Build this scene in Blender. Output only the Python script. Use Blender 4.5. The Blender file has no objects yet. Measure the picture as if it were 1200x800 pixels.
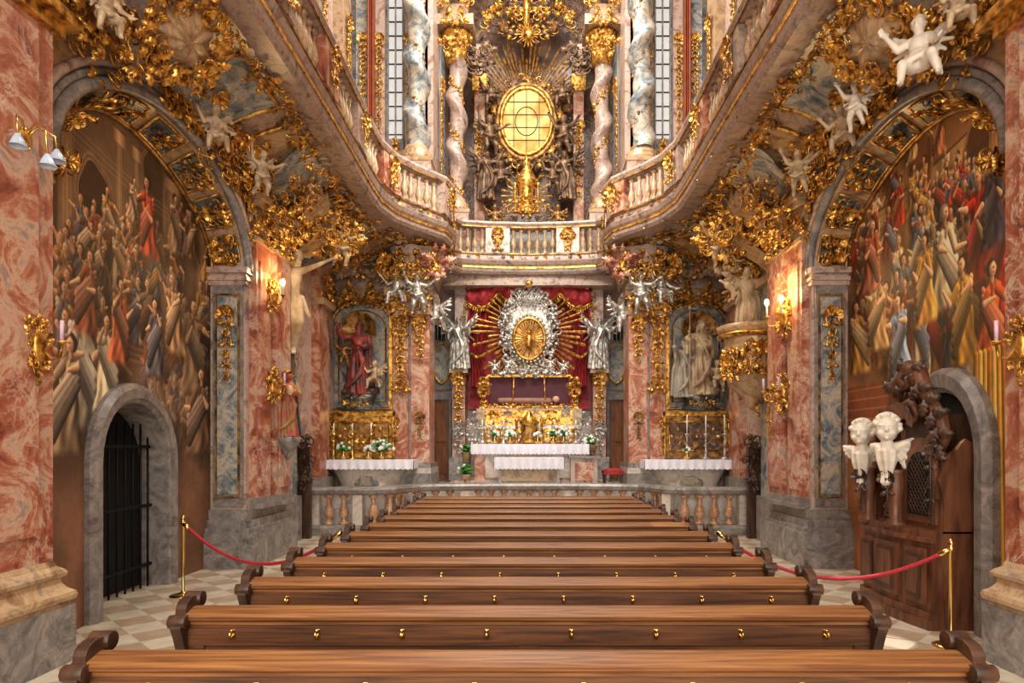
import bpy, math, random
import numpy as np
from mathutils import Vector, Matrix
pi=math.pi; sin=math.sin; cos=math.cos
F=760.;CX=620.;HY=523.;EH=1.9
def W(px,py,D): return Vector(((px-CX)*D/F, D, EH+(HY-py)*D/F))
def lin(c): return tuple((x/12.92 if x<=0.04045 else ((x+0.055)/1.055)**2.4) for x in c)

# ---------------------------------------------------------------- materials
MATS={}
def nm(name):
    m=bpy.data.materials.new(name); m.use_nodes=True; MATS[name]=m
    nt=m.node_tree; return m,nt,nt.nodes['Principled BSDF']
def coords(nt,scale=(1,1,1),rot=(0,0,0)):
    tc=nt.nodes.new('ShaderNodeTexCoord'); mp=nt.nodes.new('ShaderNodeMapping')
    nt.links.new(tc.outputs['Object'],mp.inputs['Vector']); mp.inputs['Scale'].default_value=scale
    mp.inputs['Rotation'].default_value=rot; return mp
def marble(name,cols,scale=1.5,rough=.28,dist=1.6,vein=(.85,.78,.7),va=.5,bump=.0):
    m,nt,b=nm(name); L=nt.links.new; mp=coords(nt)
    n=nt.nodes.new('ShaderNodeTexNoise'); n.inputs['Scale'].default_value=scale; n.inputs['Detail'].default_value=11
    n.inputs['Roughness'].default_value=.74; n.inputs['Distortion'].default_value=dist
    L(mp.outputs[0],n.inputs['Vector'])
    r=nt.nodes.new('ShaderNodeValToRGB'); L(n.outputs['Fac'],r.inputs['Fac'])
    k=len(cols); e=r.color_ramp.elements
    while len(e)<k: e.new(.5)
    for i,c in enumerate(cols):
        e[i].position=.36+.28*i/(k-1); e[i].color=lin(c)+(1,)
    n2=nt.nodes.new('ShaderNodeTexNoise'); n2.inputs['Scale'].default_value=scale*1.5; n2.inputs['Detail'].default_value=8; n2.inputs['Roughness'].default_value=.65
    n2.inputs['Distortion'].default_value=1.2; L(mp.outputs[0],n2.inputs['Vector'])
    s=nt.nodes.new('ShaderNodeMath'); s.operation='SUBTRACT'; s.inputs[1].default_value=.5; L(n2.outputs['Fac'],s.inputs[0])
    a=nt.nodes.new('ShaderNodeMath'); a.operation='ABSOLUTE'; L(s.outputs[0],a.inputs[0])
    mr=nt.nodes.new('ShaderNodeMapRange'); mr.inputs['From Max'].default_value=.03; mr.inputs['To Min'].default_value=va; mr.inputs['To Max'].default_value=0
    L(a.outputs[0],mr.inputs['Value'])
    n3=nt.nodes.new('ShaderNodeTexNoise'); n3.inputs['Scale'].default_value=scale*.6; L(mp.outputs[0],n3.inputs['Vector'])
    mk=nt.nodes.new('ShaderNodeMapRange'); mk.inputs['From Min'].default_value=.42; mk.inputs['From Max'].default_value=.58; L(n3.outputs['Fac'],mk.inputs['Value'])
    mu=nt.nodes.new('ShaderNodeMath'); mu.operation='MULTIPLY'; L(mr.outputs[0],mu.inputs[0]); L(mk.outputs[0],mu.inputs[1])
    mx=nt.nodes.new('ShaderNodeMix'); mx.data_type='RGBA'; L(mu.outputs[0],mx.inputs['Factor'])
    L(r.outputs[0],mx.inputs['A']); mx.inputs['B'].default_value=lin(vein)+(1,)
    L(mx.outputs['Result'],b.inputs['Base Color']); b.inputs['Roughness'].default_value=rough
    return m
def plain(name,c,rough=.5,metal=0,var=.12,sc=6,emit=None,es=1,bump=0,c2=None):
    m,nt,b=nm(name); L=nt.links.new; mp=coords(nt)
    n=nt.nodes.new('ShaderNodeTexNoise'); n.inputs['Scale'].default_value=sc; n.inputs['Detail'].default_value=4
    L(mp.outputs[0],n.inputs['Vector'])
    r=nt.nodes.new('ShaderNodeValToRGB'); L(n.outputs['Fac'],r.inputs['Fac'])
    c=lin(c); c2=lin(c2) if c2 else tuple(x*(1-var*2.2) for x in c)
    r.color_ramp.elements[0].position=.35; r.color_ramp.elements[1].position=.62
    r.color_ramp.elements[0].color=tuple(c2)+(1,); r.color_ramp.elements[1].color=c+(1,)
    L(r.outputs[0],b.inputs['Base Color']); b.inputs['Roughness'].default_value=rough; b.inputs['Metallic'].default_value=metal
    if bump:
        bp=nt.nodes.new('ShaderNodeBump'); bp.inputs['Strength'].default_value=bump; bp.inputs['Distance'].default_value=.02
        L(n.outputs['Fac'],bp.inputs['Height']); L(bp.outputs[0],b.inputs['Normal'])
    if emit:
        b.inputs['Emission Color'].default_value=lin(emit)+(1,); b.inputs['Emission Strength'].default_value=es
    return m
def wood(name,c1,c2,rough=.35,sc=(1.4,34,34)):
    m,nt,b=nm(name); L=nt.links.new; mp=coords(nt,sc)
    n=nt.nodes.new('ShaderNodeTexNoise'); n.inputs['Scale'].default_value=1.3; n.inputs['Detail'].default_value=8; n.inputs['Distortion'].default_value=.5
    L(mp.outputs[0],n.inputs['Vector'])
    r=nt.nodes.new('ShaderNodeValToRGB'); L(n.outputs['Fac'],r.inputs['Fac'])
    r.color_ramp.elements[0].position=.35; r.color_ramp.elements[1].position=.68
    r.color_ramp.elements[0].color=lin(c1)+(1,); r.color_ramp.elements[1].color=lin(c2)+(1,)
    L(r.outputs[0],b.inputs['Base Color']); b.inputs['Roughness'].default_value=rough
    return m
RED=marble('red_marble',[(.38,.2,.17),(.58,.31,.23),(.68,.42,.32),(.8,.66,.56),(.6,.52,.48)],1.5,va=.75,vein=(.88,.8,.72))
PINK=marble('pink_marble',[(.42,.35,.33),(.6,.47,.43),(.78,.67,.6),(.66,.62,.6),(.62,.42,.35)],1.9,va=.5)
GALM=marble('gallery_marble',[(.32,.28,.28),(.52,.45,.42),(.68,.6,.55),(.6,.47,.42),(.48,.45,.44)],2.6,va=.4)
BLUE=marble('blue_marble',[(.22,.26,.31),(.4,.45,.48),(.56,.58,.58),(.78,.72,.62),(.52,.48,.44)],2.4,.4,va=.5)
GREY=marble('grey_marble',[(.34,.33,.33),(.5,.48,.47),(.64,.6,.57)],3,.35,va=.25)
TAN=marble('tan_marble',[(.42,.32,.24),(.62,.49,.36),(.76,.64,.49),(.58,.5,.43)],2.2,va=.35)
GREEN=marble('green_marble',[(.12,.14,.14),(.24,.27,.26),(.4,.4,.36)],3,.25)
BROWN=marble('brown_marble',[(.18,.13,.11),(.33,.23,.19),(.5,.38,.3)],1.8)
WHITEM=marble('white_marble',[(.58,.54,.52),(.75,.71,.67),(.84,.8,.77)],2,.3,va=.2)
GOLD=plain('gilding',(.96,.74,.36),.33,.78,.25,11,bump=.4,c2=(.46,.28,.1))  # darker second tone puts crevice shade into the gold colour
GOLDD=plain('gilding_aged',(.72,.54,.3),.45,.6,.3,7,bump=.3,c2=(.34,.22,.12))
BRASS=plain('brass',(.92,.76,.45),.2,1,.08)
SILV=plain('silvered_metal',(.88,.86,.82),.35,.55,.2,14,bump=.3,c2=(.46,.44,.44))
STUC=plain('cream_stucco',(.8,.71,.58),.55,0,.2,5,c2=(.56,.45,.34))
WHITE=plain('white_plaster',(.93,.89,.82),.45,0,.08)
BRONZE=plain('bronze_patina',(.54,.42,.31),.45,.35,.3,6,c2=(.25,.18,.14))
CLOTH=plain('white_linen',(.92,.92,.97),.8,0,.04,20,bump=.2)
VELV=plain('red_velvet',(.68,.15,.17),.65,0,.3,7,c2=(.42,.05,.08))
ROPE=plain('red_rope',(.72,.12,.2),.7,0,.2,60)
IRON=plain('black_iron',(.05,.05,.06),.5,.5,.2)
DARK=plain('dark_interior',(.03,.025,.025),.9)  # near-black colour stands in for unlit depth behind gate and grilles
SKIN=plain('painted_skin',(.86,.68,.55),.5)
BLUEC=plain('blue_robe',(.25,.38,.5),.5)
REDC=plain('red_robe',(.66,.3,.24),.5,c2=(.62,.5,.3))
WAX=plain('candle_wax',(.95,.93,.86),.5)
PINKC=plain('pink_candle',(.85,.72,.82),.5)
LEAFM=plain('green_leaves',(.34,.6,.24),.5,0,.3,9,c2=(.15,.36,.1))
FLOW=plain('white_petals',(.95,.95,.92),.6)
GLASS=plain('frosted_glass_shade',(.75,.82,.9),.15,0,.1)
BULB=plain('lit_bulb',(1,.9,.7),.4,emit=(1,.82,.5),es=14)
DAY=plain('daylight_pane',(.5,.52,.54),.3,emit=(1,.97,.93),es=.6)
DAY2=plain('shaded_daylight_pane',(.4,.4,.4),.3,emit=(.95,.92,.88),es=.2)
WOODP=wood('pew_walnut',(.24,.13,.07),(.44,.27,.14),.5)
WOODL=wood('pew_rail_oak',(.4,.24,.12),(.6,.4,.21),.42)
WOODD=wood('dark_carved_wood',(.18,.11,.08),(.33,.22,.15),.4,(9,9,1.6))
WOODC=wood('confessional_wood',(.3,.17,.11),(.48,.3,.2),.42,(9,9,1.6))
DOORW=wood('door_wood',(.4,.21,.1),(.58,.34,.17),.4,(9,9,1.6))
m,nt,b=nm('amber_glass'); L=nt.links.new
g=coords(nt); n=nt.nodes.new('ShaderNodeTexNoise'); n.inputs['Scale'].default_value=1.6; n.inputs['Detail'].default_value=3; L(g.outputs[0],n.inputs['Vector'])
r=nt.nodes.new('ShaderNodeValToRGB'); L(n.outputs['Fac'],r.inputs['Fac']); r.color_ramp.elements[0].color=lin((.98,.6,.1))+(1,); r.color_ramp.elements[1].color=lin((1,.9,.5))+(1,)
r.color_ramp.elements[0].position=.36; r.color_ramp.elements[1].position=.56
L(r.outputs[0],b.inputs['Emission Color']); b.inputs['Emission Strength'].default_value=1.25; b.inputs['Base Color'].default_value=(.08,.04,.01,1); b.inputs['Roughness'].default_value=.6; AMBER=m
m,nt,b=nm('tiled_floor'); L=nt.links.new; mp=coords(nt,(2.8,2.8,2.8),(0,0,pi/4))
ck=nt.nodes.new('ShaderNodeTexChecker'); ck.inputs['Scale'].default_value=1; ck.inputs['Color1'].default_value=lin((.82,.77,.69))+(1,); ck.inputs['Color2'].default_value=lin((.71,.62,.52))+(1,)
L(mp.outputs[0],ck.inputs['Vector'])
n=nt.nodes.new('ShaderNodeTexNoise'); n.inputs['Scale'].default_value=1.7; n.inputs['Detail'].default_value=6; L(mp.outputs[0],n.inputs['Vector'])
mr=nt.nodes.new('ShaderNodeMapRange'); mr.inputs['To Min'].default_value=.55; mr.inputs['To Max'].default_value=1.3; L(n.outputs['Fac'],mr.inputs['Value'])
vm=nt.nodes.new('ShaderNodeVectorMath'); vm.operation='SCALE'; L(ck.outputs['Color'],vm.inputs[0]); L(mr.outputs[0],vm.inputs['Scale'])
L(vm.outputs[0],b.inputs['Base Color']); b.inputs['Roughness'].default_value=.25; TILE=m

# ---------------------------------------------------------------- mesh builder
class MB:
    def __init__(s): s.v=[];s.f=[];s.mi=[];s.sm=[];s.mats=[];s.n=0
    def add(s,vs,fs,mat,M=None,smooth=True):
        a=np.asarray(vs,dtype=float).reshape(-1,3)
        if M is not None:
            R=np.array(M); a=a@R[:3,:3].T+R[:3,3]
        if mat not in s.mats: s.mats.append(mat)
        k=s.mats.index(mat); b=s.n
        s.v.append(a); s.n+=len(a)
        s.f.extend([tuple(i+b for i in f) for f in fs]); s.mi.extend([k]*len(fs)); s.sm.extend([smooth]*len(fs))
        return s
    def join(s,o,M=None,mirror=False):
        a=np.concatenate(o.v)
        if mirror: a=a*np.array([-1,1,1])
        if M is not None:
            R=np.array(M); a=a@R[:3,:3].T+R[:3,3]
        b=s.n; s.v.append(a); s.n+=len(a)
        mp=[]
        for m in o.mats:
            if m not in s.mats: s.mats.append(m)
            mp.append(s.mats.index(m))
        for f,k,q in zip(o.f,o.mi,o.sm):
            s.f.append(tuple(i+b for i in (f[::-1] if mirror else f))); s.mi.append(mp[k]); s.sm.append(q)
        return s
    def box(s,c,d,mat,M=None):
        x,y,z=[q/2 for q in d]
        v=[(c[0]+i*x,c[1]+j*y,c[2]+k*z) for i in(-1,1) for j in(-1,1) for k in(-1,1)]
        return s.add(v,[(0,1,3,2),(4,6,7,5),(0,4,5,1),(2,3,7,6),(0,2,6,4),(1,5,7,3)],mat,M,False)
    def bb(s,x0,x1,y0,y1,z0,z1,mat,M=None):
        return s.box(((x0+x1)/2,(y0+y1)/2,(z0+z1)/2),(abs(x1-x0),abs(y1-y0),abs(z1-z0)),mat,M)
    def grid(s,fn,nu,nv,mat,M=None,smooth=True,cu=False):
        v=[fn(i/(nu-1) if not cu else i/nu,j/(nv-1)) for i in range(nu) for j in range(nv)]
        f=[]
        for i in range(nu if cu else nu-1):
            i2=(i+1)%nu
            for j in range(nv-1): f.append((i*nv+j,i2*nv+j,i2*nv+j+1,i*nv+j+1))
        return s.add(v,f,mat,M,smooth)
    def lathe(s,prof,c,mat,n=16,M=None,fold=0,fa=0,sq=(1,1),tw=0,cap=True,ph=0):
        v=[];z0=prof[0][1];
        for r,z in prof:
            for i in range(n):
                a=2*pi*i/n+tw*(z-z0)
                rr=r*(1+fa*sin(fold*a+ph+z*3)) if fold else r
                v.append((c[0]+rr*cos(a)*sq[0],c[1]+rr*sin(a)*sq[1],c[2]+z))
        f=[(j*n+i,j*n+(i+1)%n,(j+1)*n+(i+1)%n,(j+1)*n+i) for j in range(len(prof)-1) for i in range(n)]
        if cap: f+= [tuple(range(n))[::-1],tuple(range((len(prof)-1)*n,len(prof)*n))]
        return s.add(v,f,mat,M)
    def tube(s,pts,rad,mat,n=6,M=None,closed=False):
        P=[Vector(p) for p in pts]; K=len(P)
        if not hasattr(rad,'__len__'): rad=[rad]*K
        v=[];up=None
        for i,p in enumerate(P):
            t=(P[(i+1)%K]-P[i-1]) if closed else (P[min(i+1,K-1)]-P[max(i-1,0)])
            if t.length<1e-9: t=Vector((0,0,1))
            t.normalize()
            if up is None: up=Vector((0,0,1)) if abs(t.z)<.9 else Vector((1,0,0))
            a=t.cross(up)
            if a.length<1e-5: a=t.orthogonal()
            a.normalize(); b=a.cross(t); up=b
            for k in range(n):
                w=2*pi*k/n; v.append(p+(a*cos(w)+b*sin(w))*rad[i])
        f=[(j*n+i,j*n+(i+1)%n,((j+1)%K)*n+(i+1)%n,((j+1)%K)*n+i) for j in range(K if closed else K-1) for i in range(n)]
        if not closed: f+=[tuple(range(n))[::-1],tuple(range((K-1)*n,K*n))]
        return s.add([tuple(q) for q in v],f,mat,M)
    def cap(s,a,b,ra,rb,mat,n=10,M=None):
        a=Vector(a);b=Vector(b);d=(b-a); d=d.normalized() if d.length>1e-6 else Vector((0,0,1))
        return s.tube([a-d*ra,a-d*ra*.8,a-d*ra*.4,a,b,b+d*rb*.4,b+d*rb*.8,b+d*rb],[.05*ra,.6*ra,.92*ra,ra,rb,.92*rb,.6*rb,.05*rb],mat,n,M)
    def ell(s,c,r,mat,M=None,n=10):
        pr=[(max(.001,sin(pi*j/n)),-cos(pi*j/n)) for j in range(n+1)]
        v=[];k=n+2
        for q,z in pr:
            for i in range(k):
                a=2*pi*i/k; v.append((c[0]+r[0]*q*cos(a),c[1]+r[1]*q*sin(a),c[2]+r[2]*z))
        f=[(j*k+i,j*k+(i+1)%k,(j+1)*k+(i+1)%k,(j+1)*k+i) for j in range(n) for i in range(k)]
        return s.add(v,f,mat,M)
    def sweep(s,path,prof,mat,smooth=False):
        P=[Vector((p[0],p[1])) for p in path]; K=len(P); m=len(prof); v=[]
        for i,p in enumerate(P):
            d1=(P[i]-P[i-1]).normalized() if i>0 else None; d2=(P[i+1]-P[i]).normalized() if i<K-1 else None
            if d1 is None:d1=d2
            if d2 is None:d2=d1
            n1=Vector((d1.y,-d1.x));n2=Vector((d2.y,-d2.x)); q=(n1+n2)
            q=q.normalized() if q.length>1e-3 else n1
            sc=1/max(.5,q.dot(n1))
            for o,z in prof: v.append((p.x+q.x*o*sc,p.y+q.y*o*sc,z))
        f=[(j*m+i,j*m+(i+1)%m,(j+1)*m+(i+1)%m,(j+1)*m+i) for j in range(K-1) for i in range(m)]
        f+=[tuple(range(m)),tuple(range((K-1)*m,K*m))[::-1]]
        return s.add(v,f,mat,None,smooth)
    def prism(s,poly,d,mat,M=None,z0=0):
        n=len(poly); v=[(p[0],p[1],z0) for p in poly]+[(p[0],p[1],z0+d) for p in poly]
        f=[tuple(range(n))[::-1],tuple(range(n,2*n))]+[(i,(i+1)%n,n+(i+1)%n,n+i) for i in range(n)]
        return s.add(v,f,mat,M,False)
def mesh_of(mb,name):
    me=bpy.data.meshes.new(name); me.from_pydata(np.concatenate(mb.v).tolist(),[],mb.f)
    for m in mb.mats: me.materials.append(m)
    me.polygons.foreach_set('material_index',mb.mi); me.polygons.foreach_set('use_smooth',mb.sm)
    me.update(); return me
def put(name,data,parent=None,M=None):
    if isinstance(data,MB): data=mesh_of(data,name)
    o=bpy.data.objects.new(name,data); bpy.context.scene.collection.objects.link(o)
    if parent: o.parent=parent
    if M is not None: o.matrix_local=M
    return o
def empty(name,loc=(0,0,0)):
    o=bpy.data.objects.new(name,None); bpy.context.scene.collection.objects.link(o); o.empty_display_size=.1; return o
def T(x,y,z): return Matrix.Translation((x,y,z))
def RZ(a): return Matrix.Rotation(a,4,'Z')
def RX(a): return Matrix.Rotation(a,4,'X')
def RY(a): return Matrix.Rotation(a,4,'Y')
def S(a,b=None,c=None):
    b=a if b is None else b; c=a if c is None else c
    return Matrix.Diagonal((a,b,c,1))
def fr(o,nrm,up=(0,0,1)):
    n=Vector(nrm).normalized(); u=Vector(up); x=u.cross(n)
    if x.length<1e-4: x=Vector((1,0,0))
    x.normalize(); y=n.cross(x)
    M=Matrix((x,y,n)).transposed().to_4x4(); M.translation=Vector(o); return M
def tmpl(fn):
    m=MB(); fn(m); return np.concatenate(m.v),m.f
def f_scroll(m):   # C-scroll
    pts=[];rad=[]
    for i in range(17):
        t=i/16; a=t*2.6*pi*.85; r=.42*(1-t)**.8+.06
        pts.append((.5-r*cos(a)-.08,r*sin(a)*1.15,.08+.14*t)); rad.append(.02+.062*sin(pi*min(1,t*1.15+.05))**.7*(1-.3*t))
    pts.append((pts[-1][0],pts[-1][1],pts[-1][2]+.05)); rad.append(.09)
    m.tube(pts,rad,GOLD,6)
def f_leaf(m):     # acanthus leaf with lobes and a curled tip
    def fn(u,v):
        w=(.23*sin(pi*min(1,u**.75))**.8+.02)*(1+.38*sin(u*24)); x=(v-.5)*2
        return (x*w+.12*sin(u*3),u-.25*max(0,u-.75),.06+.3*sin(u*2.7)-.1*u*u-.14*x*x)
    m.grid(fn,15,5,GOLD)
def f_sscroll(m):  # S-scroll
    pts=[];rad=[]
    for i in range(19):
        t=i/18; a=(t-.5)*2; s_=1 if a>0 else -1; b_=abs(a); th=b_*pi*1.25; r=.32*(1-b_)**.5+.05
        pts.append((s_*(.28-r*cos(th)),s_*(.1+b_*.3+r*sin(th)*.9),.08+.05*b_)); rad.append(.03+.04*(1-b_)+(.04 if b_>.95 else 0))
    m.tube(pts,rad,GOLD,6)
def f_shell(m):
    def fn(u,v):
        a=(u-.5)*pi*1.25; r=.1+.42*v*(1+.07*abs(sin(u*pi*7)))
        return (r*sin(a),r*cos(a)-.2,.08+.16*v*v+.07*abs(sin(u*pi*7))*v)
    m.grid(fn,29,5,GOLD)
def f_bud(m): m.ell((0,0,.12),(.14,.2,.12),GOLD,n=6)
TS=[tmpl(f_scroll),tmpl(f_leaf),tmpl(f_shell),tmpl(f_bud),tmpl(f_sscroll)]
def orn(mb,fm,w,h,n,seed,mat=GOLD,s=(.12,.26),depth=.06,sym=True,kinds=(0,0,4,4,1,1,1,2,3),rect=False):
    rd=random.Random(seed)
    for i in range(n):
        for _ in range(20):
            x=rd.uniform(0 if sym else -1,1); y=rd.uniform(-1,1)
            if rect or x*x+y*y<1: break
        a=math.atan2(y*h,x*w)-pi/2+rd.uniform(-1.1,1.1); k=rd.choice(kinds); sc=rd.uniform(*s)
        z=depth*(1-min(1,(x*x+y*y)))*rd.random()
        M0=T(x*w/2,y*h/2,z)@RZ(a)@RX(rd.uniform(-.1,.4))@S(sc)
        V,Fc=TS[k]
        mb.add(V,Fc,mat,fm@M0)
        if sym: mb.add(V,Fc,mat,fm@S(-1,1,1)@M0)
def garland(mb,pts,mat,s,seed,step=None):
    rd=random.Random(seed)
    for i in range(len(pts)-1):
        a=Vector(pts[i]);b=Vector(pts[i+1]); k=max(1,int((b-a).length/(s*.4)))
        for j in range(k):
            p=a.lerp(b,j/k); V,Fc=TS[rd.choice((0,1,1,2,3,4))]
            mb.add(V,Fc,mat,T(*p)@RZ(rd.uniform(0,6.3))@RX(rd.uniform(0,3))@S(s*rd.uniform(.6,1.1)))
def drop(mb,o,nrm,h,mat=GOLD,w=.24,seed=1):
    """hanging trophy: shell, husks and scrolls down a stem"""
    f0=fr(o,nrm); n=max(3,int(h/.11)); rd=random.Random(seed)
    mb.tube([f0@Vector((0,h/2,.02)),f0@Vector((0,-h/2,.02))],.012,mat,5)
    V,Fc=TS[2]; mb.add(V,Fc,mat,f0@T(0,h/2-.04,0)@S(w*1.2))
    for i in range(n):
        t=i/(n-1); y=h/2-.08-(h-.1)*t; s_=w*(.8-.35*t)*(1.25 if i%3==0 else .85)
        for q in(-1,1):
            V,Fc=TS[(4,1,0)[i%3]]; mb.add(V,Fc,mat,f0@S(q,1,1)@T(w*.06,y,.02)@RZ(-pi*.62+rd.uniform(-.3,.3))@S(s_))
        V,Fc=TS[3]; mb.add(V,Fc,mat,f0@T(0,y,.03)@S(s_*.7))
def rays(mb,fm,r0,r1,n,mat,seed=1,w=.05,a0=0,a1=2*pi,sy=1):
    rd=random.Random(seed)
    for i in range(n):
        a=a0+(a1-a0)*i/n; q=r1*(rd.uniform(.68,1) if i%2 else 1)
        c,s_=cos(a),sin(a); t=(-s_,c)
        p0=(c*r0,s_*r0*sy);p1=(c*q,s_*q*sy)
        mb.add([(p0[0]-t[0]*w*.5,p0[1]-t[1]*w*.5,0),(p0[0]+t[0]*w*.5,p0[1]+t[1]*w*.5,0),(p1[0]+t[0]*w,p1[1]+t[1]*w,0),(p1[0]-t[0]*w,p1[1]-t[1]*w,0),(p0[0],p0[1],w*.9),(p1[0]*1.04,p1[1]*1.04,w*.6)],
               [(0,4,5,3),(4,1,2,5),(0,3,2,1),(3,5,2)],mat,fm,False)
def ering(mb,fm,rx,ry,r,mat,n=40,k=6):
    mb.tube([(rx*cos(2*pi*i/n),ry*sin(2*pi*i/n),0) for i in range(n)],r,mat,k,fm,True)
def disc(mb,fm,rx,ry,d,mat,n=36): mb.prism([(rx*cos(2*pi*i/n),ry*sin(2*pi*i/n)) for i in range(n)],d,mat,fm)

# ---------------------------------------------------------------- figures (single remeshed skins)
def bake(mb,name,vox,sm=3):
    me=mesh_of(mb,name+'_tmp'); mat=mb.mats[0]; o=bpy.data.objects.new('tmp',me); bpy.context.scene.collection.objects.link(o)
    r=o.modifiers.new('r','REMESH'); r.mode='VOXEL'; r.voxel_size=vox; r.use_smooth_shade=True
    k=o.modifiers.new('s','SMOOTH'); k.factor=.5; k.iterations=sm
    dg=bpy.context.evaluated_depsgraph_get(); ev=o.evaluated_get(dg)
    m2=bpy.data.meshes.new_from_object(ev); m2.name=name
    bpy.data.objects.remove(o); m2.materials.clear(); m2.materials.append(mat)
    for p in m2.polygons: p.use_smooth=True
    return m2
def with_mat(me,mat,name):
    m2=me.copy(); m2.name=name; m2.materials.clear(); m2.materials.append(mat); return m2
def hand(m,p,d,mat,s=1):
    p=Vector(p);d=Vector(d).normalized(); a=d.orthogonal().normalized()
    m.cap(p,p+d*.03*s,.014*s,.017*s,mat,8)
    for k in range(4):
        q=p+d*.035*s+a*(k-1.5)*.011*s; e=q+d*(.026-.004*abs(k-1.4))*s+a.cross(d)*.006*s
        m.cap(q,e,.0065*s,.0055*s,mat,6); m.cap(e,e+(d+a.cross(d)).normalized()*.014*s,.0055*s,.005*s,mat,6)
    m.cap(p+a*.012*s,p+a*.032*s+d*.022*s,.007*s,.006*s,mat,6)
def head(m,c,s,mat,beard=False,hairlong=False,tilt=0,curls=16):
    c=Vector(c)
    m.ell(c,(.05*s,.06*s,.07*s),mat); m.ell(c+Vector((0,-.018*s,-.03*s)),(.036*s,.04*s,.04*s),mat)
    m.cap(c+Vector((0,-.058*s,.012*s)),c+Vector((0,-.07*s,-.012*s)),.008*s,.012*s,mat,6)
    for q in(-1,1):
        m.cap(c+Vector((q*.012*s,-.056*s,.02*s)),c+Vector((q*.034*s,-.046*s,.022*s)),.008*s,.007*s,mat,6)
        m.ell(c+Vector((q*.052*s,0,-.004*s)),(.008*s,.014*s,.018*s),mat,n=5)
    m.cap(c+Vector((-.013*s,-.06*s,-.035*s)),c+Vector((.013*s,-.06*s,-.035*s)),.007*s,.007*s,mat,6)
    rd=random.Random(3)
    for i in range(curls):
        a=rd.uniform(0,2*pi); e=rd.uniform(.1,1.4); v=Vector((cos(a)*cos(e),sin(a)*cos(e)*.9+.25,sin(e)))
        m.ell(c+Vector((v.x*.05,v.y*.058,v.z*.068))*s,(.02*s,)*3,mat,n=5)
    if beard:
        for i in range(6): m.cap(c+Vector(((i-2.5)*.011*s,-.042*s,-.05*s)),c+Vector(((i-2.5)*.009*s,-.055*s,-.1*s)),.013*s,.008*s,mat,6)
    if hairlong:
        for q in(-1,1): m.cap(c+Vector((q*.04*s,.015*s,0)),c+Vector((q*.06*s,.02*s,-.11*s)),.024*s,.016*s,mat,7)
def saint(name,mat,R=(-.19,-.08,.78,-.24,-.13,.9),Lh=(.17,-.03,.67,.09,-.14,.66),beard=True,seed=1,lean=.02,staff=False,wings=False):
    m=MB(); rd=random.Random(seed)
    m.lathe([(.001,0),(.15,.0),(.145,.05),(.125,.2),(.115,.35),(.1,.48),(.08,.58),(.05,.6)],(0,0,0),mat,48,None,9,.16,(1,.8),ph=seed)
    m.cap((0,0,.55),(lean,0,.7),.08,.085,mat,14); m.cap((-.085+lean,0,.795),(.085+lean,0,.795),.04,.04,mat,10)
    m.ell((lean,-.02,.74),(.1,.075,.09),mat); m.cap((lean,0,.8),(lean,-.01,.88),.03,.028,mat,8)
    head(m,(lean*.6,-.015,.925),1.0,mat,beard,not beard)
    for sx,A in((-1,R),(1,Lh)):
        e=Vector(A[:3]);h=Vector(A[3:]); sh=Vector((sx*.11+lean,0,.79))
        m.cap(sh,e,.042,.036,mat); m.cap(e,e.lerp(h,.7),.04,.05,mat); m.cap(e.lerp(h,.6),h,.022,.016,mat); hand(m,h,h-e,mat,1.3)
        m.cap(e,e+Vector((0,.01,-.13)),.04,.02,mat)
    for i in range(11):
        t=i/10; a=Vector((-.1+.16*t+lean,-.06-.03*sin(pi*t),.8-.1*t)); b=Vector((.1-.03*t,-.11,.48-.2*t)); c=Vector((.02-.2*t,-.12+.02*rd.random(),.28-.2*t))
        m.tube([a,a.lerp(b,.5)+Vector((0,-.02,0)),b,b.lerp(c,.5)+Vector((0,-.01,-.03)),c],[.008,.016,.02,.018,.006],mat,6)
    for i in range(8):
        x=-.13+.26*i/7; m.tube([(x*.6,.05,.76),(x*1.1,.09,.45),(x*1.35,.1,.03)],[.03,.04,.045],mat,7)
    for q in(-1,1): m.cap((q*.05,-.1,.02),(q*.06,-.17,.015),.025,.018,mat)
    if wings:
        for q in(-1,1): feathers(m,(q*.06,.07,.76),(q*.9,.3,.75),(0,0,1),7,.4,mat,.035)
    if staff: m.cap((R[3],R[4]-.02,.02),(R[3],R[4]-.02,1.12),.009,.009,mat,6); m.lathe([(.001,0),(.03,.02),(.001,.08)],(R[3],R[4]-.02,1.1),mat,8)
    return bake(m,name,.0085,2)
def feathers(m,root,dirv,up,n,length,mat,w=.05):
    root=Vector(root);d=Vector(dirv).normalized();u=Vector(up).normalized()
    for i in range(n):
        t=i/(n-1); q=(d*(1-.55*t)-u*(1.25*t-.35)).normalized(); r0=root+d*.12*length*(1-t)
        m.cap(r0,r0+q*length*(1-.35*t),w*.85,w*.6,mat,6)
    m.cap(root,root+d*length*.6+u*length*.18,w*1.3,w*1.0,mat,8)
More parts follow.
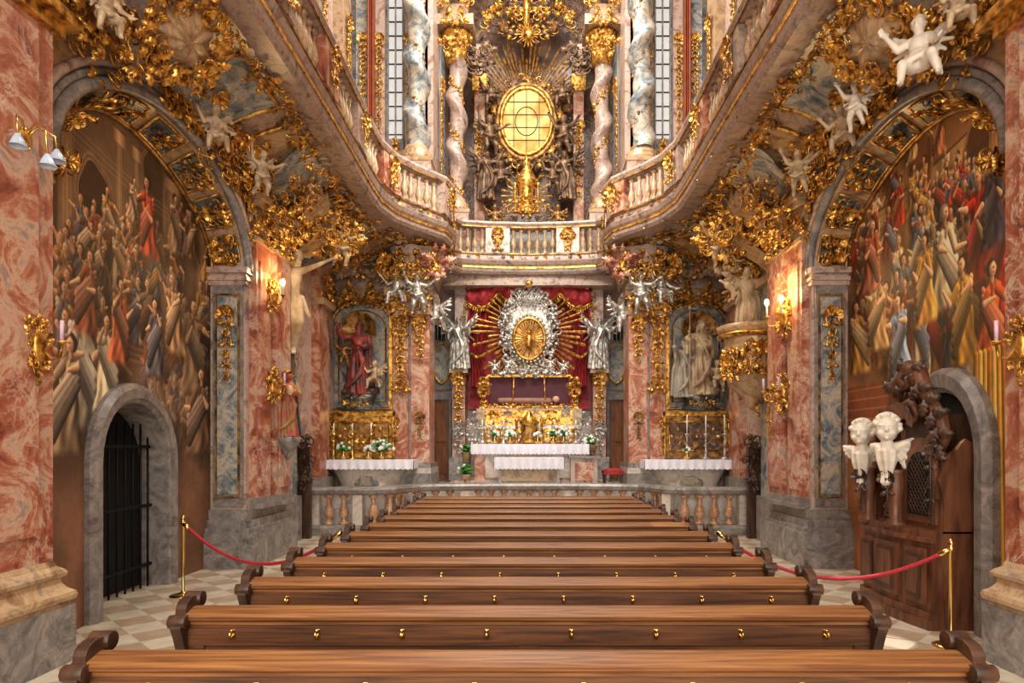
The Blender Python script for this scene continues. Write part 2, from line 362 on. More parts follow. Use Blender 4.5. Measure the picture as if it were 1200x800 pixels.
def putto(name,mat,pose=0,vox=.018):
    m=MB()
    m.cap((0,0,.36),(0,0,.62),.13,.125,mat,14); m.ell((0,-.06,.42),(.13,.12,.12),mat); m.cap((-.1,0,.68),(.1,0,.68),.07,.07,mat)
    m.cap((0,0,.7),(0,-.01,.78),.06,.06,mat); head(m,(0,-.02,.88),1.75,mat)
    P=[dict(r=(-.24,-.08,.6,-.36,-.16,.78),l=(.22,-.12,.52,.3,-.28,.46),lr=(-.14,-.24,.3,-.16,-.26,.04),ll=(.2,-.22,.34,.26,-.1,.1)),
       dict(r=(-.26,0,.74,-.36,-.1,.98),l=(.28,-.02,.66,.46,-.1,.78),lr=(-.1,-.1,.12,-.14,.08,-.1),ll=(.16,-.16,.16,.2,-.02,-.06))][pose]
    for sx,k in((-1,'r'),(1,'l')):
        A=P[k];e=Vector(A[:3]);h=Vector(A[3:]); m.cap((sx*.14,0,.68),e,.06,.052,mat); m.cap(e,h,.052,.034,mat); hand(m,h,h-e,mat,2.4)
    for sx,k in((-1,'lr'),(1,'ll')):
        A=P[k];e=Vector(A[:3]);h=Vector(A[3:]); m.cap((sx*.08,-.02,.32),e,.095,.072,mat); m.cap(e,h,.07,.042,mat); m.cap(h,h+Vector((0,-.09,-.02)),.04,.028,mat)
    for q in(-1,1): feathers(m,(q*.07,.1,.66),(q,.25,.55),(0,0,1),6,.36,mat,.05)
    m.tube([(-.2,-.08,.42),(-.05,-.2,.34),(.12,-.17,.4),(.22,0,.3),(.26,.05,.12)],[.03,.05,.05,.05,.02],mat,8)
    return bake(m,name,vox,2)
def corpus(name,mat):
    m=MB()
    m.cap((0,0,.52),(0,-.01,.66),.062,.07,mat,12); m.ell((0,-.02,.72),(.085,.055,.09),mat); m.cap((-.08,0,.78),(.08,0,.78),.035,.035,mat)
    m.cap((0,0,.8),(.02,-.04,.85),.026,.026,mat); head(m,(.035,-.055,.885),.95,mat,True)
    for sx,ez,hz in((-1,.88,1.0),(1,.84,.92)):
        e=Vector((sx*.2,.0,ez));h=Vector((sx*.34,.01,hz)); m.cap((sx*.1,0,.79),e,.03,.024,mat); m.cap(e,h,.024,.014,mat); hand(m,h,h-e,mat,1.1)
    for sx in(-1,1):
        k=Vector((sx*.03+.03,-.08,.28)); f=Vector((sx*.012,-.02,.05)); m.cap((sx*.045,0,.5),k,.052,.036,mat); m.cap(k,f,.036,.02,mat); m.cap(f,f+Vector((0,-.05,-.04)),.02,.015,mat)
    m.lathe([(.02,-.1),(.085,-.08),(.085,0),(.06,.06)],(0,0,.5),mat,36,None,8,.15,(1,.8)); m.cap((.08,0,.53),(.16,.02,.36),.03,.012,mat)
    return bake(m,name,.0085,2)
def cherub(name,mat,wl,wr):
    m=MB(); 
    m.ell((0,0,0),(.2,.22,.25),mat,n=16); m.ell((0,-.06,-.08),(.17,.17,.15),mat,n=14)
    m.ell((0,-.235,-.03),(.035,.04,.035),mat); m.cap((0,-.2,.04),(0,-.23,-.02),.02,.028,mat,8)
    for q in(-1,1):
        m.ell((q*.09,-.15,-.085),(.075,.07,.065),mat); m.cap((q*.035,-.205,.06),(q*.12,-.17,.065),.022,.018,mat,8); m.ell((q*.07,-.19,.02),(.03,.02,.016),mat,n=8)
        m.ell((q*.2,.02,-.02),(.03,.05,.06),mat)
    m.cap((-.035,-.215,-.1),(.035,-.215,-.1),.014,.014,mat,8); m.cap((-.025,-.21,-.125),(.025,-.21,-.125),.017,.017,mat,8); m.ell((0,-.19,-.17),(.05,.045,.04),mat)
    rd=random.Random(5)
    for i in range(70):
        a=rd.uniform(0,2*pi); e=rd.uniform(-.1,1.5); x,y,z=cos(a)*cos(e),sin(a)*cos(e),sin(e)
        if y<-.35 and z<.7: continue
        m.ell((x*.22,y*.24+.01,z*.27+.01),(.058,.058,.05),mat,n=5)
    m.cap((0,0,-.22),(0,.0,-.34),.1,.14,mat); m.cap((-.12,0,-.4),(.12,0,-.4),.1,.1,mat)
    for q,l in((-1,wl),(1,wr)):
        feathers(m,(q*.12,.06,-.36),(q,.05,.06),(0,0,1),5,l,mat,.08); feathers(m,(q*.12,.02,-.36),(q,.05,.1),(0,0,1),5,l*.6,mat,.075)
    m.lathe([(.14,0),(.19,-.05),(.17,-.25),(.1,-.5),(.12,-.65),(.04,-.75)],(0,0,-.36),mat,24,None,6,.12)
    return bake(m,name,.0125,1)
ME_SAINT=saint('saint_body',STUC,seed=1)
ME_ANGEL=saint('angel_body',STUC,R=(-.2,-.05,.7,-.3,-.12,.78),Lh=(.2,-.04,.8,.28,-.08,.95),beard=False,seed=5,lean=-.02,wings=True)
ME_SAINT3=saint('staff_saint_body',STUC,R=(-.2,-.05,.68,-.22,-.14,.76),Lh=(.16,-.05,.64,.03,-.15,.7),beard=False,seed=3,staff=True)
ME_P0=putto('putto_sitting',STUC,0); ME_P1=putto('putto_flying',STUC,1)
ME_CORP=corpus('corpus',STUC); ME_CH=cherub('cherub_bust',WHITE,.22,.3); ME_CH2=cherub('cherub_bust_winged',WHITE,.12,.62)
_vc={}
def fig(name,me,mat,M,parent=None):
    k=(me.name,mat.name)
    if k not in _vc: _vc[k]=with_mat(me,mat,me.name+'_'+mat.name)
    return put(name,_vc[k],parent,M)

# ---------------------------------------------------------------- ROOM
XF=4.5
def wx(y): return 5.06-.5*(max(0,9.5-y)/3.4)**1.5      # concave niche wall
fl=MB(); fl.bb(-6,6,-4,21.5,-.2,0,TILE); put('floor',fl)
def ellf(t): return (8.2+2.15*cos(t),4.65+1.4*sin(t))
def ellb(t): return (8.25+2.05*cos(t),4.65+1.15*sin(t))
def arch_side():
    m=MB()
    m.bb(-5.3,-XF,-4,6.0,0,6.3,RED)
    def sp(u,v):
        t=pi*u; y,z=ellf(t); return (-XF,y,z+(6.4-z)*v)
    m.grid(sp,41,3,TAN); m.bb(-5.3,-XF-.02,6.0,10.4,6.3,7.0,TAN)
    def so(u,v,o=0):
        t=pi*u; a=ellf(t);b=ellb(t); xb=wx(b[0]); return (-XF-(xb-XF)*v,a[0]+(b[0]-a[0])*v-o*cos(t),a[1]+(b[1]-a[1])*v-o*sin(t))
    m.grid(so,49,3,TAN)
    for t0 in [i*pi/7.6+.12 for i in range(8)]:
        def pn(u,v): return so((t0+.31*u)/pi,.16+.68*v,.03)
        m.grid(pn,7,4,GREEN)
        tm=t0+.155; c=so(tm/pi,.5,.05); ww=abs(wx(ellb(tm)[0])-XF)
        orn(m,fr(c,(0,-cos(tm),-sin(tm)),(1,0,0)),ww*.65,.52,22,int(t0*50),GOLD,(.08,.18),.04)
        ring=[pn(u,v) for u,v in[(i/6,0) for i in range(6)]+[(1,j/3) for j in range(3)]+[(1-i/6,1) for i in range(6)]+[(0,1-j/3) for j in range(3)]]
        m.tube(ring,.018,GOLD,5,None,True)
    N=40
    m.tube([(-XF+.03,*ellf(pi*i/N)) for i in range(N+1)],.07,GREY,8)
    m.tube([(-XF+.02,8.2+2.36*cos(pi*i/N),4.65+1.6*sin(pi*i/N)) for i in range(N+1)],.05,PINK,8)
    m.tube([(-wx(ellb(pi*i/N)[0])+.03,*ellb(pi*i/N)) for i in range(N+1)],.035,GOLDD,8)
    m.tube([(-XF+.02,8.2+2.26*cos(pi*i/N),4.65+1.5*sin(pi*i/N)) for i in range(N+1)],.04,GREY,8)
    m.grid(lambda u,v:(-XF+.012,8.2+(2.15+.25*v)*cos(pi*u),4.65+(1.4+.24*v)*sin(pi*u)),41,2,GREY)
    m.bb(-5.3,-XF-.01,5.7,6.05,0,4.7,GREY)
    orn(m,fr((-XF+.03,9.95,6.0),(1,0,0)),.9,.5,24,19,GOLD,(.1,.24),.1); orn(m,fr((-XF+.05,8.2,6.2),(1,0,0)),1.2,.4,30,18,GOLD,(.1,.22),.12); orn(m,fr((-XF+.05,6.6,5.95),(1,0,0)),.9,.6,24,17,GOLD,(.1,.22),.12)
    return m
def pier_side():
    m=MB(); y0=10.3
    m.bb(-5.4,-XF,y0,11.9,0,6.6,PINK)
    m.bb(-5.0,-4.53,y0-.05,y0,.95,4.45,GREY); m.bb(-4.92,-4.6,y0-.075,y0-.045,1.15,4.25,BLUE)
    for x in(-4.94,-4.58): m.bb(x-.012,x+.012,y0-.085,y0-.05,1.1,4.3,GOLDD)
    for z in(1.1,4.3): m.bb(-4.95,-4.57,y0-.085,y0-.05,z-.012,z+.012,GOLDD)
    drop(m,(-4.76,y0-.09,3.5),(0,-1,0),1.1,GOLD,.24,11)
    for a,z0,z1 in((.06,4.45,4.52),(.1,4.52,4.58),(.05,4.58,4.63),(.13,4.63,4.72)): m.bb(-5.2,-XF+a*.6,y0-a,10.75,z0,z1,PINK)
    for a,z0,z1 in((.22,0,.55),(.18,.55,.62),(.12,.62,.74),(.07,.74,.9)): m.bb(-5.2,-XF+a,y0-a,12.0,z0,z1,GREY)
    for k,(a,b) in enumerate(((10.42,11.0),(11.1,11.75))):
        d=.12+.06*k
        m.bb(-XF-.05,-XF+d,a,b,.9,5.2,RED); m.bb(-XF-.05,-XF+d+.03,a+.1,b-.1,1.2,4.9,RED)
        for e,z0,z1 in((.08,.9,.98),(.05,.98,1.08)): m.bb(-XF-.05,-XF+d+e,a-e*.6,b+e*.6,z0,z1,GREY)
        for e,z0,z1 in((.04,5.2,5.27),(.1,5.75,5.85),(.16,5.85,5.95)): m.bb(-XF-.05,-XF+d+e,a-e*.6,b+e*.6,z0,z1,TAN)
        m.bb(-XF-.05,-XF+d,a,b,5.2,5.8,TAN)
        orn(m,fr((-XF+d+.03,(a+b)/2,5.5),(1,0,0)),.6,.5,18,20+k,GOLD,(.1,.2),.08)
        orn(m,fr((-XF+.05,a-.02,5.5),(0,-1,0)),.2,.5,10,30+k,GOLD,(.08,.16),.06)
    drop(m,(-4.26,11.45,2.5),(1,-.2,0),.8,GOLD,.2,35)
    return m
def apse_side():
    m=MB()
    m.bb(-5.4,-4.9,11.85,16.4,0,7,PINK)
    m.bb(-4.9,-4.72,12.6,13.2,.9,6.2,BLUE); m.bb(-4.9,-4.66,12.5,13.3,0,.9,GREY)
    m.bb(-4.9,-4.72,14.6,15.3,.9,6.2,RED); m.bb(-4.9,-4.66,14.5,15.4,0,1.2,GREY)
    for y in(12.9,14.95): 
        m.bb(-4.95,-4.6,y-.4,y+.4,5.1,5.25,TAN); orn(m,fr((-4.68,y,5.55),(1,-.3,0)),.6,.5,16,int(y*3),GOLD,(.1,.22),.1)
    drop(m,(-4.7,12.9,3.6),(1,-.2,0),1.3,GOLDD,.2,7)
    m.bb(-5.4,-3.3,16.4,16.9,.85,7,PINK)
    xc=-4.2; w=.74
    ap=[(-w,2.85),(-w,5.0)]+[(w*-cos(pi*i/12),5.0+.55*sin(pi*i/12)) for i in range(13)]+[(w,5.0),(w,2.85)]
    m.tube([(xc+x,16.28,z) for x,z in ap],.05,GOLD,6,None,True); m.tube([(xc+x*1.14,16.33,(z-4)*1.05+4) for x,z in ap],.06,TAN,6,None,True)
    inn=[(x*.96,(z-4)*.97+4) for x,z in ap]
    m.prism([(x,z) for x,z in inn],.05,BLUE,T(xc,16.38,0)@RX(pi/2)); m.tube([(xc+x*.8,16.33,(z-4)*.85+4) for x,z in ap],.025,GOLDD,6,None,True)
    m.bb(-3.44,-3.36,15.9,16.4,2.8,5.9,GOLD)
    orn(m,fr((xc,16.2,5.65),(0,-1,0)),1.5,.5,34,41,GOLD,(.14,.28),.15)
    V,Fc=TS[2]; m.add(V,Fc,GOLDD,fr((xc,16.2,4.95),(0,-1,0))@S(.8))
    for s_ in(-1,1): drop(m,(xc+s_*.83,16.22,4.3),(0,-1,0),1.9,GOLD,.18,43+s_)
    m.bb(-3.42,-2.5,15.95,17.0,.85,6.6,PINK); m.bb(-3.32,-2.95,15.84,16,1.5,5.1,RED); m.bb(-2.86,-2.42,15.74,16.6,1.5,5.1,RED)
    m.bb(-3.27,-3.0,15.81,15.9,1.7,4.9,RED)
    m.bb(-3.48,-2.36,15.66,17,.85,1.25,GREY); m.bb(-3.44,-2.38,15.7,17,1.25,1.38,WHITEM); m.bb(-3.42,-2.4,15.74,17,1.38,1.5,GREY)
    m.bb(-3.45,-2.38,15.7,17,5.1,5.2,TAN); m.bb(-3.5,-2.33,15.64,17,5.55,5.75,TAN); m.bb(-3.42,-2.42,15.76,17,5.2,5.55,PINK)
    drop(m,(-3.13,15.78,4.3),(0,-1,0),1.8,GOLD,.36,51); orn(m,fr((-3.13,15.74,3.45),(0,-1,0)),.36,.5,18,52,GOLD,(.1,.2),.14)
    drop(m,(-2.64,15.7,4.5),(0,-1,0),1.0,GOLD,.3,53); drop(m,(-2.64,15.7,2.4),(0,-1,0),.6,GOLDD,.2,56)
    orn(m,fr((-2.9,15.6,5.4),(0,-1,0)),1.2,.4,26,54,GOLD,(.12,.24),.12)
    m.bb(-3.1,-2.95,17,20,.85,6.6,BLUE)
    return m
L=arch_side(); put('wall_left',L); R=MB().join(L,None,True); put('wall_right',R)
L=pier_side(); put('pier_left',L); put('pier_right',MB().join(L,None,True))
L=apse_side(); put('wall_apse_left',L); put('wall_apse_right',MB().join(L,None,True))
def fpil():
    m=MB()
    m.bb(-5.3,-4.17,4.6,5.68,.88,5.55,RED); m.bb(-5.3,-4.12,4.8,5.45,1.15,5.4,RED)
    P=[(-4.17,4.2),(-4.17,5.68),(-5.3,5.68)]
    m.sweep(P,[(-.3,0),(.12,0),(.12,.5),(-.3,.5)],GREY)
    m.sweep(P,[(-.3,.5),(.09,.5),(.09,.53),(.12,.55),(.13,.585),(.12,.62),(.09,.64),(.07,.66),(.045,.7),(.04,.74),(.07,.76),(.08,.79),(.06,.82),(.02,.85),(.0,.9),(-.3,.9)],TAN)
    for x,y1,z0,z1 in((-4.1,5.74,5.5,5.6),(-4.0,5.82,5.6,5.7),(-3.9,5.9,6.2,6.4)): m.bb(-5.3,x,4.5,y1,z0,z1,GOLD)
    m.bb(-5.3,-4.12,4.55,5.72,5.7,6.2,GOLDD); orn(m,fr((-4.08,5.2,5.95),(1,0,0)),1.1,.5,30,61,GOLD,(.1,.2),.08)
    return m
L=fpil(); put('pilaster_left',L); put('pilaster_right',MB().join(L,None,True))

# ---- murals painted per vertex, in wall metres
NY,NZ=460,610; YS=np.linspace(6.0,10.4,NY); ZS=np.linspace(0,5.9,NZ)
YY,ZZ=np.meshgrid(YS,ZS,indexing='ij')
def fract(Y,Z,seed,sc):
    rs=np.random.RandomState(seed); o=np.zeros_like(Y)
    for k in range(5):
        f=sc*2**k
        for j in range(4):
            a=rs.uniform(0,6.28); o+=np.sin((Y*cos(a)+Z*sin(a))*f+rs.uniform(0,6.28)+1.5*np.sin(Y*f*.6*sin(a*3)+Z*f*.5+rs.uniform(0,6)))/(2**k*3)
    return o
class Cv:
    def __init__(s,base_lo,base_hi,seed):
        s.C=np.zeros((NY,NZ,3)); n=fract(YY,ZZ,seed,1.6); t=np.clip(ZZ/5.8,0,1)
        for k in range(3): s.C[...,k]=(base_lo[k]*(1-t)+base_hi[k]*t)*(1+.22*n)
    def glaze(s,col,al,seed):
        n=fract(YY,ZZ,seed,1.2); a=np.clip(al*(1+.9*n),0,.8)
        for k in range(3): s.C[...,k]=(s.C[...,k]*(1-a)+col[k]*a)*(1+.1*fract(YY,ZZ,seed+3,3))
    def win(s,y0,y1,z0,z1):
        i0=max(0,int((y0-6)/4.4*NY)-1);i1=min(NY,int((y1-6)/4.4*NY)+2);j0=max(0,int(z0/5.9*NZ)-1);j1=min(NZ,int(z1/5.9*NZ)+2)
        if i1<=i0 or j1<=j0: return None
        return slice(i0,i1),slice(j0,j1)
    def mixin(s,w,a,col,sh=1.0):
        for k in range(3): s.C[w][...,k]=s.C[w][...,k]*(1-a)+np.clip(col[k]*sh,0,1)*a
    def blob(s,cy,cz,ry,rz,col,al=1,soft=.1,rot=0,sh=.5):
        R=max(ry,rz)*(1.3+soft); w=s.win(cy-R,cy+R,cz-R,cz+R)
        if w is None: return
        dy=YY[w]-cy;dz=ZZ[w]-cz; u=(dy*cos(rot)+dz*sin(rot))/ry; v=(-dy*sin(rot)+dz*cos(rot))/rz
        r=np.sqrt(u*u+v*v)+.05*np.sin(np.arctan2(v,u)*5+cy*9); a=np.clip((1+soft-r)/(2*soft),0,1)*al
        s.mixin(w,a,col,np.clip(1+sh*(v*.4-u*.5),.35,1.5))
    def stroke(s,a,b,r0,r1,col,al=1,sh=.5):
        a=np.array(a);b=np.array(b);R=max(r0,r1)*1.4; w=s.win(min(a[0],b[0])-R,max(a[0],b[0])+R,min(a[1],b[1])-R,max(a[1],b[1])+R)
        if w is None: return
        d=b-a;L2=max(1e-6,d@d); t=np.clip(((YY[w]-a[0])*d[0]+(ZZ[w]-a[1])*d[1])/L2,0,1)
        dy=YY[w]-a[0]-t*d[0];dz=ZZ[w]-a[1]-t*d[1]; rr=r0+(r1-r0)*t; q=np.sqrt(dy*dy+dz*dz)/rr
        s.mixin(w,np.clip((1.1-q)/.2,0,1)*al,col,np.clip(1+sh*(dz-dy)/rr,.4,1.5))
    def rect(s,y0,y1,z0,z1,col,al=.7,sf=.03,rnd=True):
        w=s.win(y0,y1,z0,z1)
        if w is None: return
        Y=YY[w];Z=ZZ[w]
        a=np.clip((Y-y0)/sf,0,1)*np.clip((y1-Y)/sf,0,1)*np.clip((Z-z0)/sf,0,1)*np.clip((z1-Z)/sf,0,1)*al
        t=(Y-y0)/(y1-y0); s.mixin(w,a,col,(.6+.6*np.sin(np.clip(t,0,1)*pi)) if rnd else 1.)
    def column(s,y,w,z0,z1,col):
        s.rect(y-w,y+w,z0,z1,col,.85); dk=tuple(c*.55 for c in col); lt=tuple(min(1,c*1.2) for c in col)
        for k in(-.55,-.15,.25,.6): s.rect(y+w*k-.012,y+w*k+.012,z0,z1,dk,.5,.006,False)
        for z in (z0,z1-.22): s.rect(y-w*1.4,y+w*1.4,z,z+.2,lt,.85,.02); s.rect(y-w*1.5,y+w*1.5,z+.16,z+.2,dk,.8,.01,False)
    def archway(s,y,z,w,h,col,dk):
        for k,(q,c) in enumerate(((1.22,col),(1.12,tuple(c*.6 for c in col)),(1.06,tuple(min(1,c*1.15) for c in col)),(1.0,dk))):
            s.blob(y,z,w*q,w*q*1.1,c,.9,.03,0,.2); s.rect(y-w*q,y+w*q,z-h,z,c,.9,.02,False)
    def person(s,y,z,h,col,lean=0,al=.9,rd=random,col2=None,look=None):
        d=look or rd.choice((-1,1)); ph=rd.uniform(0,6); W_=1.3; w=s.win(y-h*.45,y+h*.45,z,z+h*.84)
        skin=(.86,.65,.48); col2=col2 or tuple(min(1,c*.6+.15) for c in col)
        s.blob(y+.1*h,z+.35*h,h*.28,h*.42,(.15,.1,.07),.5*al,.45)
        if w is not None:
            t=(ZZ[w]-z)/(h*.82); hw=W_*h*np.where(t<.62,.22-.17*t,.105+.02*np.sin(t*9)); hw=np.where(t>.9,hw*np.clip((1.02-t)/.12,0,1),hw)
            cyc=y+lean*h*t*.4; q=(YY[w]-cyc)/np.maximum(hw,1e-3)+.09*np.sin(t*13+ph)
            a=np.clip((1.04-np.abs(q))/.12,0,1)*np.clip(t*12,0,1)*np.clip((1-t)*12,0,1)*al
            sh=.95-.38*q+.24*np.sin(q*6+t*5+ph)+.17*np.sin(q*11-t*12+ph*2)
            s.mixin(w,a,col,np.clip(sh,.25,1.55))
        for k in range(4):
            s.stroke((y-d*.14*h+lean*h*.3,z+(.74-.06*k)*h),(y+d*.18*h,z+(.42-.09*k)*h),.035*h,.055*h,tuple(c*(1.2-.22*k) for c in col2),al*.95,.7)
        for q in(1,-.6):
            sy=y+lean*h*.3+q*d*.1*h; e=(sy+q*d*h*rd.uniform(.06,.16),z+h*rd.uniform(.48,.72)); hd=(e[0]+d*h*rd.uniform(.06,.18),e[1]+h*rd.uniform(-.08,.16))
            s.stroke((sy,z+.7*h),e,.05*h,.046*h,tuple(c*.9 for c in col),al); s.stroke(e,hd,.038*h,.018*h,skin,al)
        hy=y+lean*h*.42; hz=z+h*.89
        s.stroke((hy,z+.78*h),(hy,z+.86*h),.035*h,.035*h,tuple(c*.75 for c in skin),al)
        s.blob(hy-d*.018*h,hz+.012*h,.078*h,.078*h,rd.choice([(.2,.13,.08),(.36,.24,.14),(.5,.46,.4)]),al); s.blob(hy+d*.016*h,hz-.008*h,.057*h,.062*h,skin,al,.12,0,.8)
        s.blob(hy+d*.03*h,hz+.004*h,.02*h,.008*h,(.25,.16,.12),al*.8,.4); s.blob(hy+d*.03*h,hz-.035*h,.018*h,.007*h,(.5,.25,.2),al*.8,.4)
def pl(px,py):
    D=7.5
    for _ in range(30): D=.5*D+.5*wx(D)*F/abs(px-CX)
    return D,EH+(HY-py)*D/F
def mural(side,name,cv,hole):
    C=np.clip(cv.C,0,1); X=np.vectorize(wx)(YY)*side
    V=np.stack([X,YY,ZZ],-1).reshape(-1,3)
    yc=(YS[1:]+YS[:-1])/2; zc=(ZS[1:]+ZS[:-1])/2; idx=np.arange(NY*NZ).reshape(NY,NZ)
    Q=np.stack([idx[:-1,:-1],idx[1:,:-1],idx[1:,1:],idx[:-1,1:]],-1); Kp=np.array([[not hole(a,b_) for b_ in zc] for a in yc])
    me=bpy.data.meshes.new(name); me.from_pydata(V.tolist(),[],Q[Kp].tolist())
    me.polygons.foreach_set('use_smooth',[True]*len(me.polygons))
    at=me.color_attributes.new('paint','FLOAT_COLOR','POINT')
    Cl=np.where(C<=.04045,C/12.92,((C+.055)/1.055)**2.4)
    col=np.concatenate([Cl.reshape(-1,3),np.ones((NY*NZ,1))],1).astype(np.float32); at.data.foreach_set('color',col.ravel())
    m,nt,b=nm(name+'_fresco'); ca=nt.nodes.new('ShaderNodeVertexColor'); ca.layer_name='paint'
    n=nt.nodes.new('ShaderNodeTexNoise'); n.inputs['Scale'].default_value=11; n.inputs['Detail'].default_value=7
    mr=nt.nodes.new('ShaderNodeMapRange'); mr.inputs['To Min'].default_value=.95; mr.inputs['To Max'].default_value=1.75; nt.links.new(n.outputs['Fac'],mr.inputs['Value'])
    mp=coords(nt); nt.links.new(mp.outputs[0],n.inputs['Vector'])
    vm=nt.nodes.new('ShaderNodeVectorMath'); vm.operation='SCALE'; nt.links.new(ca.outputs['Color'],vm.inputs[0]); nt.links.new(mr.outputs[0],vm.inputs['Scale'])
    nt.links.new(vm.outputs[0],b.inputs['Base Color']); b.inputs['Roughness'].default_value=.6; b.inputs['Specular IOR Level'].default_value=.25
    me.materials.append(m); return put(name,me)
rd=random.Random(4)
cv=Cv((.43,.31,.22),(.4,.32,.24),1)
for px,w in((78,.2),(140,.12),(160,.1),(203,.2),(236,.2)): y,_=pl(px,300); cv.column(y,w,3.3,5.7,(.58,.48,.35))
y,z=pl(112,235); cv.archway(y,z,.36,1.3,(.54,.44,.32),(.2,.14,.1)); y,z=pl(180,205); cv.archway(y,z,.28,.9,(.54,.44,.32),(.26,.2,.15)); y,z=pl(222,240); cv.archway(y,z,.25,.7,(.48,.39,.28),(.24,.18,.13))
for i in range(6): cv.rect(7.2,9.9,2.95+i*.08,2.99+i*.08,(.64,.5,.36),.6,.01,False)
for k in range(3): cv.rect(6,10.4,5.05+k*.07,5.08+k*.07,(.64,.53,.38),.5,.01,False)
cols=[(.62,.48,.34),(.66,.58,.45),(.56,.27,.17),(.34,.34,.36),(.66,.48,.24),(.44,.3,.2),(.72,.63,.5),(.3,.21,.16),(.48,.38,.28)]
pts=sorted([(rd.uniform(70,243),rd.uniform(250,520)) for i in range(78)],key=lambda p:p[1])
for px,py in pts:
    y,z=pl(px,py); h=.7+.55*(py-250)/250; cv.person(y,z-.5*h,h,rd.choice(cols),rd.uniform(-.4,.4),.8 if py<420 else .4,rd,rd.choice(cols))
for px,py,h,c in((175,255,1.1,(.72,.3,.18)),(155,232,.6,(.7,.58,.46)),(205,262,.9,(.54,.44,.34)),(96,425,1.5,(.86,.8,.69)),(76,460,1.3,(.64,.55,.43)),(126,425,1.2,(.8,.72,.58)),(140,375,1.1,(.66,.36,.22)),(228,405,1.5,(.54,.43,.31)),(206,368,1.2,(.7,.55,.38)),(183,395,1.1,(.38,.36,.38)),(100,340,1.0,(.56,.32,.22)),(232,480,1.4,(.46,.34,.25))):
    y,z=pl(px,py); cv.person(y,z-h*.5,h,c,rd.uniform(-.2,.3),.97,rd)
for i in range(90):
    cv.blob(rd.uniform(6.1,10.2),rd.uniform(0,1.7),rd.uniform(.1,.4),rd.uniform(.1,.5),rd.choice([(.44,.29,.21),(.36,.24,.18),(.52,.38,.29)]),.35,.8,rd.uniform(0,3))
cv.glaze((.42,.31,.22),.12,21)
DY0,DY1=7.12,8.92
def holeL(y,z):
    c=(DY0+DY1)/2; r=(DY1-DY0)/2
    return abs(y-c)<r and (z<1.72 or (y-c)**2+((z-1.72)*r/.72)**2<r*r)
mural(-1,'fresco_left_wall',cv,holeL)
rd=random.Random(9); cv=Cv((.52,.33,.2),(.54,.4,.25),7)
for px,w in((1028,.18),(1065,.13),(1092,.13),(1125,.16),(1168,.16)): y,_=pl(px,300); cv.column(y,w,3.5,5.25,(.68,.53,.34))
cv.rect(6,10.4,5.1,5.3,(.7,.56,.35),.8,.02,False); cv.rect(6,10.4,5.28,5.32,(.3,.2,.13),.8,.01,False)
y,z=pl(1078,190); cv.archway(y,z,.3,.8,(.64,.49,.31),(.36,.23,.15)); y,z=pl(1145,170); cv.archway(y,z,.26,.8,(.64,.49,.31),(.3,.2,.14))
cv.rect(6,10.4,1.9,2.85,(.5,.26,.16),.9,.05,False)
for k in range(6): cv.rect(6,10.4,2.0+k*.15,2.03+k*.15,(.7,.46,.29),.75,.008,False)
cols=[(.68,.5,.3),(.74,.64,.46),(.66,.19,.12),(.36,.42,.52),(.8,.58,.26),(.54,.33,.2),(.84,.76,.58),(.46,.21,.14),(.28,.25,.26)]
pts=sorted([(rd.uniform(1004,1186),rd.uniform(195,395)) for i in range(90)],key=lambda p:p[1])
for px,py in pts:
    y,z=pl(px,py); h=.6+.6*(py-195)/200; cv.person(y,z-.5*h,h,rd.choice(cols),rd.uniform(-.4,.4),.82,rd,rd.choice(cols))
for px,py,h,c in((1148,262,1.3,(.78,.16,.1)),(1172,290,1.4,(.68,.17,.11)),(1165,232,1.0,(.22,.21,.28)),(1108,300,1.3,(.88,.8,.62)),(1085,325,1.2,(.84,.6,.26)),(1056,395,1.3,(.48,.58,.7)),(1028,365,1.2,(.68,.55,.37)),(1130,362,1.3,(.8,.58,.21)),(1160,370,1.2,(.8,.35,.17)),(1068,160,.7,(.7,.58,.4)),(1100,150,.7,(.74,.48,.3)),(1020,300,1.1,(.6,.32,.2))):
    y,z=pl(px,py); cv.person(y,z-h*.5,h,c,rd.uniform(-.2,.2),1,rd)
y,z=pl(1168,540); 
for k in range(9): cv.stroke((y-.3+.09*k,z+1.1),(y-.4+.11*k,z-1.4),.05,.09,((.76,.54,.2),(.86,.68,.32),(.58,.4,.14))[k%3],.85,.7)
for i in range(60):
    cv.blob(rd.uniform(6.8,10.2),rd.uniform(0,2.0),rd.uniform(.1,.4),rd.uniform(.1,.5),rd.choice([(.52,.28,.16),(.58,.39,.2),(.44,.23,.14)]),.35,.8,rd.uniform(0,3))
cv.glaze((.56,.38,.22),.1,31)
mural(1,'fresco_right_wall',cv,lambda y,z:False)

def doorframe(y0,y1,spring,rise,wd=.24,dep=.12,rec=.45):
    m=MB(); c=(y0+y1)/2; r=(y1-y0)/2
    def off(d): 
        R_=r+d; return [(c-R_,0),(c-R_,spring)]+[(c-R_*cos(pi*i/16),spring+(rise+d)*sin(pi*i/16)) for i in range(1,16)]+[(c+R_,spring),(c+R_,0)]
    def strip(a,xa,b,xb,mat):
        k=len(a); v=[(-wx(p[0])+xa,p[0],p[1]) for p in a]+[(-wx(p[0])+xb,p[0],p[1]) for p in b]; m.add(v,[(i,i+1,k+i+1,k+i) for i in range(k-1)],mat,None,False)
    o0=off(0);o1=off(.06);o2=off(wd-.07);o3=off(wd); p=dep
    strip(o0,-rec,o0,p*.6,GREY); strip(o0,p*.6,o1,p*.75,GREY); strip(o1,p*.75,o1,p,GREY); strip(o1,p,o2,p,GREY); strip(o2,p,o3,p*.5,GREY); strip(o3,p*.5,o3,-.03,GREY)
    return m,o0
m,inn=doorframe(DY0,DY1,1.72,.72)
door=empty('arched_doorway'); put('stone_surround',m,door)
m=MB(); m.bb(-5.42,-5.36,DY0-.1,DY1+.1,0,2.6,DARK); 
